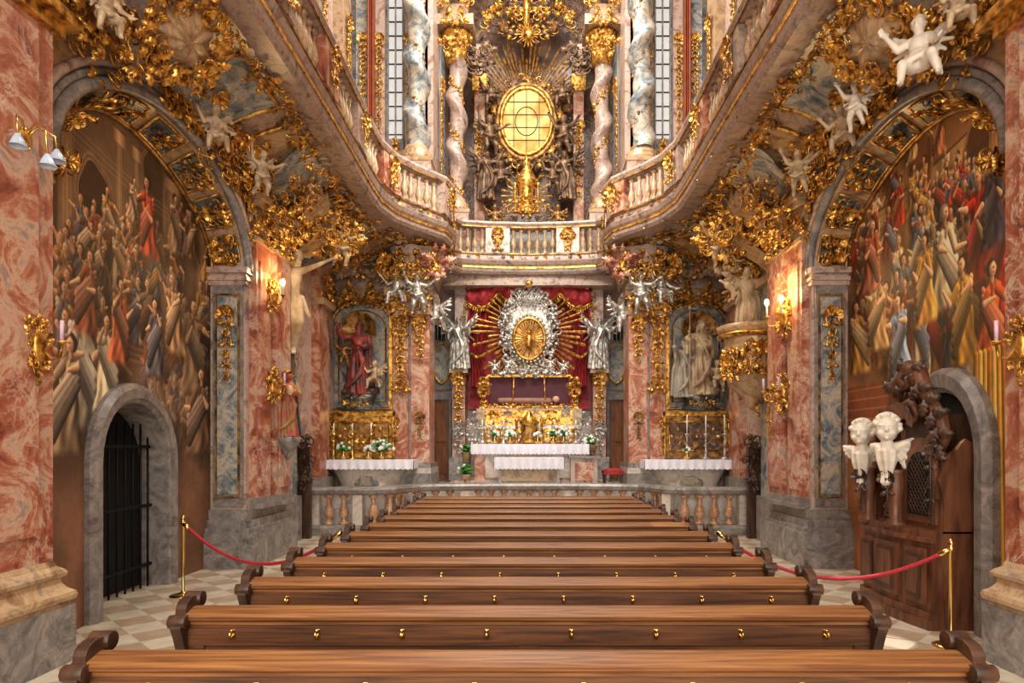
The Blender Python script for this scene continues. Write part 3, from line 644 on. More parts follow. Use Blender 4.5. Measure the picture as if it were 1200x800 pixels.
for i in range(11):
    y=DY0+.08+i*(DY1-DY0-.16)/10; m.tube([(-5.2,y,0),(-5.2,y,2.2)],.014,IRON,5)
for z in(.3,1.1,1.9): m.bb(-5.215,-5.185,DY0,DY1,z-.02,z+.02,IRON)
put('iron_gate',m,door)
m,inn=doorframe(6.62,8.3,1.8,.72,.28,.16,-.03)
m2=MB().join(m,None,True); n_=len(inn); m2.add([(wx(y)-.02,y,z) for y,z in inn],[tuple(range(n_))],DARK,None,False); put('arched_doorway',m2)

# ---- sanctuary floor, back wall
pf=[(-4.9,14.35),(-3.2,14.35),(-2.7,15.55),(-1.4,15.85),(0,15.95),(1.4,15.85),(2.7,15.55),(3.2,14.35),(4.9,14.35),(4.9,20.4),(-4.9,20.4)]
m=MB(); m.prism(pf,.85,WHITEM)
for k in range(3): m.bb(-2.2+.25*k,2.2-.25*k,16.5+.4*k,20.4,.85+.08*k,.93+.08*k,PINK)
put('sanctuary_platform',m)
m=MB(); m.bb(-5.4,5.4,20.9,21.3,0,17,BROWN); m.bb(-3.1,3.1,19.6,20.0,.85,7.0,PINK); put('wall_back',m)
for s_ in(-1,1):
    d=empty('sanctuary_door'); m=MB(); xc=s_*2.62
    m.bb(xc-.22,xc+.22,19.5,19.58,.93,3.3,DOORW)
    for z0,z1 in((1.1,1.9),(2.05,3.15)): m.bb(xc-.15,xc+.15,19.46,19.52,z0,z1,DOORW)
    m.bb(xc-.29,xc-.22,19.44,19.6,.93,3.4,GREY); m.bb(xc+.22,xc+.29,19.44,19.6,.93,3.4,GREY); m.bb(xc-.32,xc+.32,19.42,19.6,3.3,3.5,GREY)
    put('leaf_and_frame',m,d)
    m=MB(); m.bb(xc-.26,xc+.26,19.5,19.6,3.6,5.9,GREY); ering(m,fr((xc,19.45,4.4),(0,-1,0)),.26,.6,.035,GOLD); disc(m,fr((xc,19.48,4.4),(0,-1,0)),.24,.58,.02,BLUE); m.bb(xc-.18,xc+.18,19.44,19.5,5.1,5.8,DARK)
    for k in range(3): m.bb(xc-.18+.12*k+.05,xc-.18+.12*k+.07,19.42,19.46,5.1,5.8,WHITEM)
    put('oval_blind_window',m)

# ---- gallery
half=[(-3.1,2.0),(-3.1,5),(-3.1,8),(-3.1,10.5),(-3.12,12.4),(-3.1,13.2),(-2.92,13.9),(-2.6,14.4),(-2.3,14.75),(-2.02,15.1),(-1.92,15.6),(-1.98,16.3),(-2.12,17.1),(-2.16,17.7),(-1.9,18.0),(-1.1,18.15),(0,18.22)]
path=half+[(-x,y) for x,y in half[-2::-1]]
def dense(p,step):
    out=[]
    for i in range(len(p)-1):
        a=Vector(p[i]);b=Vector(p[i+1]); k=max(1,round((b-a).length/step))
        for j in range(k): out.append((a.lerp(b,j/k),(b-a).normalized()))
    return out
gal=empty('gallery_balustrade')
m=MB()
m.sweep(path,[(-.25,6.72),(.02,6.72),(.08,6.78),(.1,6.86),(.04,6.9),(.12,6.98),(.16,7.06),(.1,7.1),(.02,7.14),(.02,7.26),(.06,7.3),(-.25,7.3)],GALM)
m.sweep(path,[(-.22,7.98),(.06,7.98),(.1,8.04),(.14,8.1),(.12,8.16),(.0,8.2),(-.22,8.2)],GALM)
m.sweep(path,[(.1,6.86),(.125,6.86),(.125,6.91),(.1,6.91)],GOLD); m.sweep(path,[(.09,7.99),(.12,7.99),(.12,8.03),(.09,8.03)],GOLDD); m.sweep(path,[(.05,7.26),(.075,7.26),(.075,7.3),(.05,7.3)],GOLDD)
for i,(p,d) in enumerate(dense(path,.16)):     # gilded leaf frieze below the balusters
    V,Fc=TS[(1,4,2)[i%3]]; m.add(V,Fc,GOLD if i%3 else GOLDD,fr((p.x+d.y*.03,p.y-d.x*.03,7.18 if i%2 else 6.8),(d.y,-d.x,0))@RZ((-1)**i*1.2)@S(.13))
put('mouldings',m,gal)
bp=[(.035,0),(.07,0),(.07,.05),(.035,.08),(.045,.14),(.085,.24),(.06,.38),(.03,.5),(.05,.58),(.035,.6),(.07,.63),(.07,.68)]
m=MB(); PL=dense(path,.21)
for i,(p,d) in enumerate(PL):
    if i%9 in(0,1,2):
        m.box((0,0,7.64),(.23,.2,.7),(RED,GALM)[(i//9)%2],T(p.x,p.y,0)@RZ(math.atan2(d.y,d.x)))
        if i%9==1: 
            nrm=(d.y,-d.x,0); o=(p.x+d.y*.12,p.y-d.x*.12,7.64); drop(m,o,nrm,.55,GOLD,.26,i); orn(m,fr(o,nrm),.45,.5,8,i,GOLD,(.1,.18),.04)
    else: m.lathe(bp,(p.x-d.y*.05,p.y+d.x*.05,7.3),TAN,8)
put('balusters_and_panels',m,gal)
wallp=[(-4.5,2.0),(-4.5,5),(-4.5,8),(-4.5,10.5),(-4.6,12.4),(-4.85,13.3),(-4.9,14.6),(-4.7,15.9),(-3.9,16.2),(-3.3,16.0),(-2.7,15.95),(-2.45,16.3),(-2.45,17.1),(-2.45,17.8)]
def covept(i,f,v):
    a=Vector(half[i]).lerp(Vector(half[i+1]),f); w=Vector(wallp[i]).lerp(Vector(wallp[i+1]),f)
    t=v*pi/2; k=1-cos(t); q=w.lerp(a,.1*v+.9*k); z=6.12+.66*sin(t)
    return (q.x,q.y,z-.07*sin(v*pi)*abs(sin((w.y+w.x)*1.7)))
def cove(u,v):
    g=u*(len(wallp)-1); i=min(int(g),len(wallp)-2); return covept(i,g-i,v)
L=MB(); L.grid(cove,90,9,GALM)
for k in range(26):
    u=.17+.66*(k/25); 
    if k%2==0:
        def pan(a,b_,u0=u): 
            p=Vector(cove(u0-.018+.036*a,.2+.6*b_)); p.z-=.03; return tuple(p)
        L.grid(pan,5,7,(BLUE,TAN,GREEN)[(k//2)%3])
        rg=[pan(i/6,0) for i in range(6)]+[pan(1,i/6) for i in range(6)]+[pan(1-i/6,1) for i in range(6)]+[pan(0,1-i/6) for i in range(6)]
        L.tube(rg,.028,GOLD,6,None,True)
    for v in(.12,.42,.8):
        p=Vector(cove(u,v)); pu=Vector(cove(u+.01,v))-p; pv=Vector(cove(u,v+.02))-p; nn=pu.cross(pv)
        if nn.z>0: nn=-nn
        orn(L,fr(p,nn,(0,0,1)),.6,.36,8+(k*7)%4,100+k*3+int(v*10),(GOLD,GOLDD,GOLD,STUC)[(k+int(v*10))%4],(.1,.24),.08,sym=(k%2==0))
put('gallery_cove_left',L); put('gallery_cove_right',MB().join(L,None,True))
m=MB(); poly=half+[(x*-1,y) for x,y in half[-2::-1]]+[(5.3,2.0),(5.3,21),(-5.3,21),(-5.3,2.0)]
m.prism(poly,.12,PINK,None,6.95); 
m.bb(-2.45,2.45,18.3,20,6.45,6.95,PINK)
put('gallery_floor',m)
for s_ in(-1,1):
    c=empty('gilded_cartouche'); m=MB()
    f0=fr((s_*3.75,7.0,6.34),(-s_*.75,-.05,-.66))
    def shl(u,v):
        a=2*pi*u; r=v*(1+.08*sin(a*7)); return (.42*r*cos(a),.27*r*sin(a)*(1+.15*sin(a)),.14-.1*v*v+.02*sin(a*9)*v)
    m.grid(shl,60,7,TAN,f0,True,True)
    for k in range(70):
        a=2*pi*k/35; q=1 if k<35 else 1.25; V,Fc=TS[(0,1,4,1,2)[k%5]]; m.add(V,Fc,GOLD,f0@T(.44*q*cos(a),.31*q*sin(a),.07)@RZ(a-pi/2+.5*(-1)**k)@S(.2))
    put('shell_and_frame',m,c)
    m=MB(); orn(m,fr((s_*4.3,9.4,6.15),(-s_,-.25,-.2)),1.7,.7,60,71,GOLD,(.1,.26),.2); orn(m,fr((s_*4.2,6.6,6.05),(-s_,-.3,-.3)),1.2,.5,40,72,GOLD,(.1,.24),.15); put('scrollwork',m,c)
    c=empty('gilded_console'); m=MB()
    f0=fr((s_*4.2,10.9,5.95),(-s_,-.7,-.1)); orn(m,f0,1.1,1.2,60,81,GOLD,(.1,.26),.25)
    f0=fr((s_*3.85,12.35,6.0),(-s_,-1,-.2)); orn(m,f0,1.4,.9,60,82,GOLD,(.12,.28),.3)
    garland(m,[(s_*3.9,10.6,6.3),(s_*4.1,10.8,5.8),(s_*4.05,11.2,5.2)],GOLD,.18,4)
    garland(m,[(s_*3.5,12.6,6.4),(s_*4.1,12.9,5.9),(s_*4.6,13.0,5.3)],GOLD,.2,5)
    garland(m,[(s_*3.3,6.2,6.62),(s_*3.4,8.2,6.55),(s_*3.3,9.0,6.6),(s_*3.5,10.2,6.35),(s_*3.4,11.4,6.5),(s_*3.6,12.4,6.2)],GOLD,.17,6)
    put('acanthus',m,c)
    m=MB()
    m.grid(lambda u,v:(s_*(4.75-.95*sin(v*pi/2)+.12*sin(v*9)),12.3+.5*(u-.5)*(1+.5*v),5.0+1.6*v),8,14,TAN)
    m.grid(lambda u,v:(s_*(4.45-.95*(v**1.5)+.06*sin(v*9)),10.95+.9*(u-.5)*(1+.6*v),5.9+.75*v),10,12,BLUE)
    m.grid(lambda u,v:(s_*(4.3-.6*sin(v*pi/2)),11.7+.9*(u-.5),5.9+.6*v-.08*sin(u*pi*5)),22,8,TAN)
    put('volute',m,c)
    for (x,y,z,sc,rz,me,mt) in ((3.95,6.0,6.0,.5,.6,ME_P0,STUC),(4.1,8.45,6.02,.58,-.2,ME_P0,STUC),(3.95,9.5,5.95,.55,.3,ME_P1,STUC),(3.6,10.6,6.1,.5,0,ME_P0,GOLDD),(3.7,12.6,5.8,.7,.3,ME_P1,STUC)):
        fig('putto_figure',me,mt,T(s_*x,y,z-.3)@RZ(-s_*.7+rz*.5)@RX(.25)@S(sc))
fig('putto_figure',ME_P0,WHITE,T(3.85,6.4,5.42)@RZ(-.8)@S(.72)); fig('putto_figure',ME_P1,WHITE,T(3.9,7.75,5.75)@RZ(-.9)@S(.5))

for s_ in(-1,1):
    c=empty('silvered_angel_group'); m=MB()
    orn(m,fr((s_*2.85,15.35,6.15),(0,-1,-.3)),1.5,.6,56,91,GOLD,(.12,.26),.25); orn(m,fr((s_*2.2,15.4,6.3),(-s_*.5,-1,-.3)),.7,.5,22,92,RED,(.14,.3),.2)
    m.lathe([(.12,-.5),(.3,-.2),(.42,0),(.5,.25),(.66,.5)],(s_*2.75,15.75,6.1),PINK,20,None,8,.08)
    put('bracket_ornament',m,c)
    for x,y,z,sc,rz,me in((3.15,15.45,5.25,.85,.3,ME_P0),(2.65,15.35,5.15,.85,-.2,ME_P1),(2.35,16.2,4.7,1.0,.1,ME_P0)): fig('putto',me,SILV,T(s_*x,y,z)@RZ(s_*rz)@S(sc),c)
    fig('herm_angel',ME_ANGEL,SILV,T(s_*2.0,18.55,4.1)@S(-s_,1,1)@S(1.5),c)
    m=MB(); m.bb(s_*2.02-.26,s_*2.02+.26,18.45,19.6,.93,1.6,GREY); m.bb(s_*2.02-.18,s_*2.02+.18,18.6,19.4,1.6,4.1,RED)
    drop(m,(s_*2.02,18.56,3.3),(0,-1,0),1.3,GOLD,.34,93); drop(m,(s_*2.02,18.56,2.1),(0,-1,0),.8,SILV,.3,94)
    m.bb(s_*2.02-.26,s_*2.02+.26,18.5,19.4,4.0,4.12,TAN); m.bb(s_*1.95-.2,s_*1.95+.2,18.8,19.5,5.0,6.5,PINK)
    put('sanctuary_pier',m)

# ---- upper level
for s_,nmn in((-1,'left'),(1,'right')):
    m=MB(); m.bb(s_*4.8,s_*5.3,-4,17.6,7.0,17,PINK)
    for y in(7,9.5,12,14.3,16.2): m.bb(s_*4.55,s_*4.85,y-.35,y+.35,7.07,17,TAN); m.bb(s_*4.5,s_*4.85,y-.4,y+.4,8.6,8.8,GOLD); drop(m,(s_*4.53,y,11.5),(-s_,0,0),2.2,GOLD,.3,int(y))
    m.bb(s_*2.75,s_*5.3,17.6,18.0,7.0,17,BLUE)
    for x,w,mt in((4.45,.2,BLUE),(4.02,.14,PINK),(3.2,.12,TAN)):
        m.bb(s_*x-w,s_*x+w,17.42,17.7,7.07,17,mt); m.bb(s_*x-w-.05,s_*x+w+.05,17.36,17.7,8.7,8.85,GOLDD); drop(m,(s_*x,17.4,11.6),(0,-1,0),2.6,GOLD,.24,int(x*9))
    m.bb(s_*2.6,s_*2.85,17.6,21,7.0,17,PINK)
    put('wall_upper_'+nmn,m)
    wd=empty('window_%d'%(1 if s_<0 else 2)); m=MB(); xc=s_*3.6
    m.bb(xc-.2,xc+.2,17.52,17.6,10.2,17,DAY); m.bb(xc-.2,xc+.2,17.5,17.6,8.9,10.2,GREY)
    for x in(-.2,0,.2): m.bb(xc+x-.02,xc+x+.02,17.47,17.55,8.9,17,GREY)
    for k in range(18): m.bb(xc-.2,xc+.2,17.48,17.54,10.3+k*.38,10.32+k*.38,IRON)
    orn(m,fr((xc,17.4,9.6),(0,-1,0)),.35,.9,14,int(xc*7),GOLD,(.1,.2),.06)
    put('panes_and_bars',m,wd)
    m=MB()
    def cur(u,v): return (s_*(4.32-.22*u+.03*sin(u*14)),17.3+.05*sin(u*25),10.5+4.5*v)
    m.grid(cur,24,3,plain('amber_curtain_'+nmn,(.62,.3,.16),.7)); put('window_curtain',m)
    m=MB(); xw=s_*2.58
    m.bb(xw-.02,xw+.02,18.9,19.8,10.2,15,DAY2); m.bb(xw-s_*.06-.01,xw-s_*.06+.01,19.3,19.38,10.2,15,GREY)
    for k in range(12): m.bb(xw-s_*.05-.01,xw-s_*.05+.01,18.9,19.8,10.3+k*.4,10.33+k*.4,GREY)
    drop(m,(xw-s_*.05,18.5,11),(-s_,0,0),2.6,GOLD,.35,8); put('window_%d'%(3 if s_<0 else 4),m)
    def tcol(xc,yc,z0,z1,r,mt,name):
        o=empty(name); m=MB(); n=110;k=24
        def fn(u,v):
            z=z0+.35+(z1-z0-.35)*v; a=2*pi*u; ph=s_*z*4.4; ox=.24*r*cos(ph);oy=.24*r*sin(ph); rr=r*(.84+.1*cos(2*a-ph*2)+.03*cos(5*a+z*7))
            return (xc+ox+rr*cos(a),yc+oy+rr*sin(a),z)
        m.grid(fn,k,n,mt,cu=True)
        m.lathe([(r*1.35,0),(r*1.35,.12),(r*1.2,.16),(r*1.28,.24),(r*1.0,.3),(r*.95,.4)],(xc,yc,z0),TAN,20)
        m.bb(xc-r*1.4,xc+r*1.4,yc-r*1.4,yc+r*1.4,7.07,z0,PINK); m.bb(xc-r*1.5,xc+r*1.5,yc-r*1.5,yc+r*1.5,z0-.1,z0,TAN)
        m.lathe([(r,-.1),(r*1.1,0),(r*1.2,.4),(r*1.7,.7),(r*1.7,.8)],(xc,yc,z1),GOLD,16)
        orn(m,fr((xc,yc-r*1.3,z1+.35),(0,-1,0)),.8,.7,24,int(xc*10),GOLD,(.14,.26),.12)
        m.bb(xc-r*1.9,xc+r*1.9,yc-r*1.9,yc+r*1.9,z1+.8,z1+1.1,TAN)
        K=70
        for q in range(K):
            z=z0+.5+q*(z1-z0-.6)/K; ph=s_*z*4.4; pa=ph+pi*.75
            if sin(pa)>.4: continue
            V,Fc=TS[(1,3,4)[q%3]]; m.add(V,Fc,GOLD if mt is not BLUE else GOLDD,fr((xc+.24*r*cos(ph)+(r*.82)*cos(pa),yc+.24*r*sin(ph)+r*.82*sin(pa),z),(cos(pa),sin(pa),0))@RZ(s_*.9+.5*(-1)**q)@S(.19 if mt is not BLUE else .14))
        put('shaft_base_capital',m,o)
    tcol(s_*2.95,17.0,9.3,15.2,.32,BLUE,'twisted_column'); tcol(s_*2.12,18.95,8.7,13.1,.28,GALM,'twisted_column')
    m=MB(); m.bb(s_*1.75,s_*2.55,18.6,20.9,14.2,14.6,TAN); orn(m,fr((s_*2.1,18.4,14.6),(0,-1,0)),1.1,1.4,46,95,GOLD,(.16,.32),.3); orn(m,fr((s_*1.6,19.2,13.6),(-s_*.4,-1,0)),.8,1.4,40,96,BRONZE,(.2,.4),.3)
    put('gilded_entablature',m)
    m=MB(); m.bb(s_*1.55-.16,s_*1.55+.16,20.3,20.9,8.3,14.5,RED); m.bb(s_*1.55-.22,s_*1.55+.22,20.2,20.9,7.07,8.3,GREY); m.bb(s_*1.55-.22,s_*1.55+.22,20.2,20.9,13,13.5,GOLD); drop(m,(s_*1.55,20.28,10.8),(0,-1,0),2.4,GOLD,.3,4); put('pilaster_upper',m)
m=MB(); m.bb(-5.5,5.5,-4,21.5,17,17.3,STUC); put('ceiling',m)

# ---- glory window and throne group
D=20.4
gw=empty('oval_glory_window'); m=MB(); f0=fr(W(617,143,D),(0,-1,0))
disc(m,f0,.78,1.02,.04,AMBER); ering(m,f0@T(0,0,.06),.8,1.04,.07,GOLD); ering(m,f0@T(0,0,.05),.35,.45,.016,IRON,30,5)
for x in(-.4,0,.4): m.box((x,0,.06),(.025,2*1.0*math.sqrt(1-(x/.8)**2),.02),IRON,f0)
for y in(-.6,-.2,.2,.6): m.box((0,y,.06),(2*.78*math.sqrt(1-(y/1.02)**2),.025,.02),IRON,f0)
put('glazing',m,gw)
m=MB(); rays(m,f0@T(0,.3,-.02),.8,2.1,34,GOLD,3,.035,.12*pi,.88*pi,1.05); ering(m,f0@T(0,0,.0),.92,1.17,.09,GOLDD)
for k in range(70):
    a=2*pi*k/70; V,Fc=TS[k%5]; m.add(V,Fc,(GOLDD,BRONZE,GOLD)[k%3],f0@T(1.05*cos(a),1.32*sin(a),0)@RZ(a-pi/2+.5*(-1)**k)@S(.3))
for k in range(90):
    rd=random.Random(k); a=rd.uniform(0,2*pi); q=rd.uniform(1.25,1.8)
    if .2*pi<a<.8*pi: continue
    if k%3: m.ell((q*.85*cos(a),q*1.05*sin(a),-.1),(.15,.13,.14),BRONZE if k%2 else BROWN,f0,6)
    else: V,Fc=TS[k%5]; m.add(V,Fc,GOLDD,f0@T(q*.85*cos(a),q*1.05*sin(a),0)@RZ(a)@S(.3))
put('sunburst_and_clouds',m,gw)
for x,z,sc,rz,me in((-1.15,-.4,1.1,.5,ME_P1),(1.15,-.4,1.1,-.5,ME_P1),(-1.1,.9,.9,.2,ME_P0),(1.1,.9,.9,-.2,ME_P0),(-1.2,-1.9,1.5,.3,ME_ANGEL),(1.2,-1.9,1.5,-.3,ME_ANGEL),(-.8,-1.6,.9,0,ME_P0),(.8,-1.6,.9,0,ME_P1)):
    c=W(617,143,19.9); fig('bronze_angel',me,BRONZE,T(c.x+x,c.y,c.z+z-.5)@RZ(rz)@S(sc),gw)
for x,z,sc in((-.95,-2.9,.8),(.95,-2.9,.8)): c=W(617,143,19.6); fig('gilded_angel',ME_P0,GOLDD,T(c.x+x,c.y,c.z+z-.4)@S(sc),gw)
m=MB(); f0=fr(W(619,20,20.0),(0,-1,0)); orn(m,f0,3.0,1.2,90,97,GOLD,(.16,.34),.4); orn(m,f0,2.2,1.6,60,98,BRONZE,(.2,.4),.3)
m.tube([W(617,35,19.6),W(617,-20,19.6)],.1,GOLD,8); rays(m,fr(W(619,40,19.5),(0,-1,0)),.05,.4,20,GOLD,3,.02); m.ell(W(619,40,19.5),(.14,.1,.16),GOLD)
put('gilded_crowning_ornament',m)
ta=empty('upper_tabernacle'); m=MB(); c=W(617,255,19.3)
m.bb(c.x-.75,c.x+.75,19.2,19.9,7.07,8.5,GREY); m.bb(c.x-.5,c.x+.5,19.1,19.8,8.5,8.75,BROWN)
m.lathe([(.4,0),(.42,.1),(.3,.2),(.26,.3),(.26,.9),(.36,1.0),(.34,1.05),(.22,1.3),(.1,1.5),(.14,1.6),(.05,1.75),(.01,2.0)],(c.x,19.4,8.75),GOLD,24)
for x in(-.34,.34): m.lathe([(.05,0),(.035,.1),(.035,.8),(.06,.9)],(c.x+x,19.2,8.8),GOLD,8)
rays(m,fr((c.x,19.3,9.35),(0,-1,0)),.3,.75,26,GOLD,4,.025); orn(m,fr((c.x,19.1,9.0),(0,-1,0)),1.2,.5,24,99,GOLD,(.1,.22),.15); orn(m,fr((c.x,19.0,8.5),(0,-1,0)),1.9,.4,24,101,BRONZE,(.14,.28),.15)
put('gilded_shrine',m,ta)

# ---- HIGH ALTAR
can=empty('draped_canopy'); m=MB()
m.bb(-1.8,1.8,19.3,19.5,3.0,6.4,VELV)
def drp(s_,x0,x1):
    def fn(u,v):
        z=3.65+2.3*v; pinch=.45+.55*abs(2*v-.55)**1.1; xm=(x0+x1)/2
        x=xm+(x0-xm+(x1-x0)*u)*min(1,pinch)+ .1*s_*sin(v*pi); return (x,18.85+.09*sin(u*26)+.05*sin(v*4),z)
    return fn
for s_ in(-1,1): m.grid(drp(s_,s_*1.1,s_*1.78),50,16,VELV); m.tube([(s_*1.3,18.75,4.55),(s_*1.5,18.7,4.45),(s_*1.68,18.75,4.6)],.05,GOLD,6)
def swag(u,v):
    x=-1.8+3.6*u; k=abs(sin(u*pi*4)); return (x,18.7-.15*sin(v*pi)-.04*sin(u*60),6.75-.35*abs(2*u-1)**2-(.35+.3*k)*v)
m.grid(swag,90,8,VELV)
m.tube([swag(i/90,1) for i in range(91)],.035,GOLD,5); m.tube([swag(i/60,0) for i in range(61)],.06,GOLDD,6)
for i in range(60): p=swag(i/59,1); m.lathe([(.012,0),(.025,-.08),(.03,-.12)],p,GOLD,5)
for s_ in (-1,1): garland(m,[(s_*1.8,18.6,6.3),(s_*1.85,18.6,5.6),(s_*1.75,18.7,4.9)],GOLD,.18,6)
put('red_drapery',m,can)
rel=empty('silver_glory_reliquary'); m=MB(); f0=fr(W(620,386,18.6),(0,-1,0))
rays(m,f0@T(0,-.05,-.06),.8,1.62,56,GOLD,8,.04,0,2*pi,1.04)
disc(m,f0@T(0,0,-.05),.66,1.08,.08,SILV)
rd=random.Random(2)
for k in range(150):
    a=2*pi*k/75; q=1.04 if k<75 else .84; V,Fc=TS[(0,1,4,2,3)[k%5]]; m.add(V,Fc,SILV,f0@T(.74*q*cos(a),1.12*q*sin(a),.03)@RZ(a-pi/2+rd.uniform(-.7,.7))@S(rd.uniform(.14,.24)))
for k in range(60):
    a=rd.uniform(0,2*pi); q=rd.uniform(.85,1.15); m.ell((.72*q*cos(a),1.1*q*sin(a),.08),(.07,.06,.05),SILV,f0,6)
put('silver_clouds',m,rel)
m=MB(); f1=fr(W(620,397,18.42),(0,-1,0)); disc(m,f1,.42,.56,.03,GOLDD); ering(m,f1@T(0,0,.04),.44,.58,.045,GOLD); rays(m,f1@T(0,0,.03),.1,.4,32,GOLD,5,.022,0,2*pi,1.25)
for k in range(30): a=2*pi*k/30; m.ell((.52*cos(a),.67*sin(a),.05),(.045,.045,.04),SILV,f1,5)
m.ell((0,-.08,.1),(.1,.2,.06),GOLD,f1); m.ell((0,.16,.1),(.06,.07,.06),GOLD,f1); put('gold_medallion',m,rel)
m=MB(); f2=fr(W(620,350,18.42),(0,-1,0))
for k in range(-4,5):
    m.tube([f2@Vector((k*.08-.16,-.22,.02)),f2@Vector((k*.08+.16,.22,.02))],.013,SILV,5); m.tube([f2@Vector((k*.08+.16,-.22,.02)),f2@Vector((k*.08-.16,.22,.02))],.013,SILV,5)
m.ell((0,.42,.05),(.16,.12,.1),GOLD,f2); rays(m,f2@T(0,.5,0),.05,.5,15,GOLD,2,.02,.1*pi,.9*pi)
put('lattice',m,rel)
for x,z,me in((-.6,-.95,ME_P0),(.6,-.95,ME_P0),(-.68,.4,ME_P1),(.68,.4,ME_P1)):
    c=W(620,386,18.45); fig('silver_putto',me,SILV,T(c.x+x,c.y,c.z+z-.25)@S(.42),rel)
cs=empty('glass_casket'); m=MB(); y0=18.0
zt=W(0,440,18).z; zb=W(0,476,18).z
for z,w,h in((zb-.02,1.38,.08),(zt,1.15,.07)): m.box((0,y0+.3,z),(w*2,.5,h),GOLD)
for s_ in(-1,1):
    m.tube([(s_*1.33,y0,zb),(s_*1.36,y0,zb+.35),(s_*1.12,y0,zt)],.045,GOLD,6); m.tube([(s_*.45,y0,zb),(s_*.42,y0,zt)],.025,GOLD,6)
m.bb(-1.1,1.1,y0+.14,y0+.3,zb,zt,plain('casket_lining',(.34,.14,.2),.7)); 
orn(m,fr((0,y0-.03,zt+.1),(0,-1,0)),1.8,.2,40,120,SILV,(.1,.18),.1); orn(m,fr((0,y0-.05,zb-.02),(0,-1,0)),2.7,.18,50,121,GOLD,(.08,.15),.06)
for s_ in(-1,1): orn(m,fr((s_*1.25,y0-.05,(zb+zt)/2),(0,-1,0)),.3,.7,20,122,GOLD,(.1,.18),.08)
rr=plain('relic_robe',(.6,.42,.36),.6); m.cap((-.8,y0+.08,zb+.16),(.55,y0+.08,zb+.14),.09,.11,rr); m.ell((.75,y0+.06,zb+.2),(.1,.07,.09),SKIN); put('gilded_frame',m,cs)
for x in(-.95,.95): fig('silver_putto',ME_P0,SILV,T(x,y0-.05,zt+.02)@S(.4),cs)
pr=empty('gilded_altar_predella'); m=MB(); z0=1.98; z1=zb-.07
m.bb(-1.45,1.45,17.85,18.7,.93,z1,TAN); m.bb(-1.35,1.35,17.8,17.9,z0+.05,z0+.42,GOLD); m.bb(-1.2,1.2,17.76,17.85,z0+.5,z1-.05,GOLD); m.bb(-1.5,1.5,17.74,18.6,z0+.42,z0+.5,SILV)
for i in range(7):
    x=-1.2+i*.4
    m.lathe([(.05,0),(.03,.05),(.03,.33),(.055,.38)],(x,17.74,z0+.03),GOLD,8)
    if i<6: orn(m,fr((x+.2,17.76,z0+.23),(0,-1,0)),.26,.26,7,i,SILV,(.07,.13),.04); orn(m,fr((x+.2,17.74,z0+.78),(0,-1,0)),.34,.36,9,20+i,(GOLD,SILV)[i%2],(.08,.14),.05)
m.lathe([(.26,0),(.28,.06),(.22,.12),(.22,.5),(.27,.56),(.18,.66),(.08,.78),(.02,.9)],(0,17.68,z0+.02),GOLD,20); m.bb(-.09,.09,17.42,17.5,z0+.14,z0+.46,GOLDD)
for s_ in(-1,1): orn(m,fr((s_*1.5,17.75,z0+.35),(0,-1,0)),.35,.9,20,130,SILV,(.1,.2),.1)
for x in(-.34,.34): m.lathe([(.05,0),(.03,.06),(.03,.6),(.06,.66)],(x,17.6,z0),GOLD,8)
put('tabernacle_and_reliefs',m,pr)
def cloth(m,x0,x1,y0,y1,z,drop_,sc=.1):
    m.bb(x0,x1,y0,y1,z-.012,z+.012,CLOTH)
    def fn(u,v):
        x=x0+(x1-x0)*u; return (x,y0-.012-.02*v*(1+sin(x*30)),z+.01-v*(drop_+.025*abs(sin(x*pi/sc))))
    m.grid(fn,max(20,int((x1-x0)*60)),4,CLOTH)
    for s_,xx in((-1,x0),(1,x1)): m.grid(lambda u,v:(xx+s_*.012,y0+(y1-y0)*u,z+.01-v*drop_),6,3,CLOTH)
al=empty('high_altar_table'); m=MB()
m.bb(-1.42,1.42,17.05,17.8,1.0,1.86,PINK); m.bb(-1.5,1.55,16.95,17.8,1.86,1.94,GREY); m.bb(-1.25,1.25,17.0,17.06,1.08,1.75,WHITEM); m.bb(-.5,.5,16.97,17.02,1.15,1.7,TAN)
for s_ in(-1,1): m.bb(s_*1.15,s_*1.42,16.98,17.1,1.0,1.86,RED)
put('stone_mensa',m,al); m=MB(); cloth(m,-1.52,1.57,16.94,17.75,1.955,.25); put('altar_cloth',m,al)
ft=empty('celebration_altar'); m=MB(); m.bb(-.75,.75,15.95,16.5,1.0,1.5,WHITEM); m.bb(-.68,.68,15.9,16.0,1.05,1.45,TAN)
m.bb(-.85,.85,15.85,16.6,1.5,1.6,GREY); cloth(m,-.85,.85,15.84,16.6,1.615,.26); m.bb(-.8,.8,15.9,16.5,.85,1.0,GREY); put('table_and_cloth',m,ft)
m=MB(); m.bb(1.05,1.72,16.3,16.7,.9,1.6,PINK); m.bb(1.0,1.77,16.25,16.75,1.6,1.66,GREY); m.bb(1.15,1.62,16.27,16.32,1.05,1.5,RED); put('marble_credence',m)
m=MB(); m.box((2.15,16.5,1.25),(.55,.45,.1),VELV); m.ell((2.15,16.5,1.28),(.28,.23,.08),VELV)
for a in(-1,1):
    for b_ in(-1,1): m.lathe([(.03,0),(.02,.1),(.03,.3),(.03,.36)],(2.15+a*.23,16.5+b_*.18,.86),WOODD,6)
put('red_stool',m)
def candlestick(name,x,y,z,h,mt=BRASS,ch=.3,parent=None):
    m=MB(); m.lathe([(.09,0),(.1,.02),(.05,.06),(.025,.1),(.04,.16),(.02,.22),(.02,.5*h),(.045,.55*h),(.02,.6*h),(.02,.85*h),(.05,.93*h),(.06,h)],(x,y,z),mt,10); m.lathe([(.018,0),(.018,ch)],(x,y,z+h),WAX,8)
    return put(name,m,parent)
for i,x in enumerate((-1.0,-.68,.68,1.0,1.25,-1.25)): candlestick('altar_candlestick',x,17.35,1.97,.42,SILV,.22)
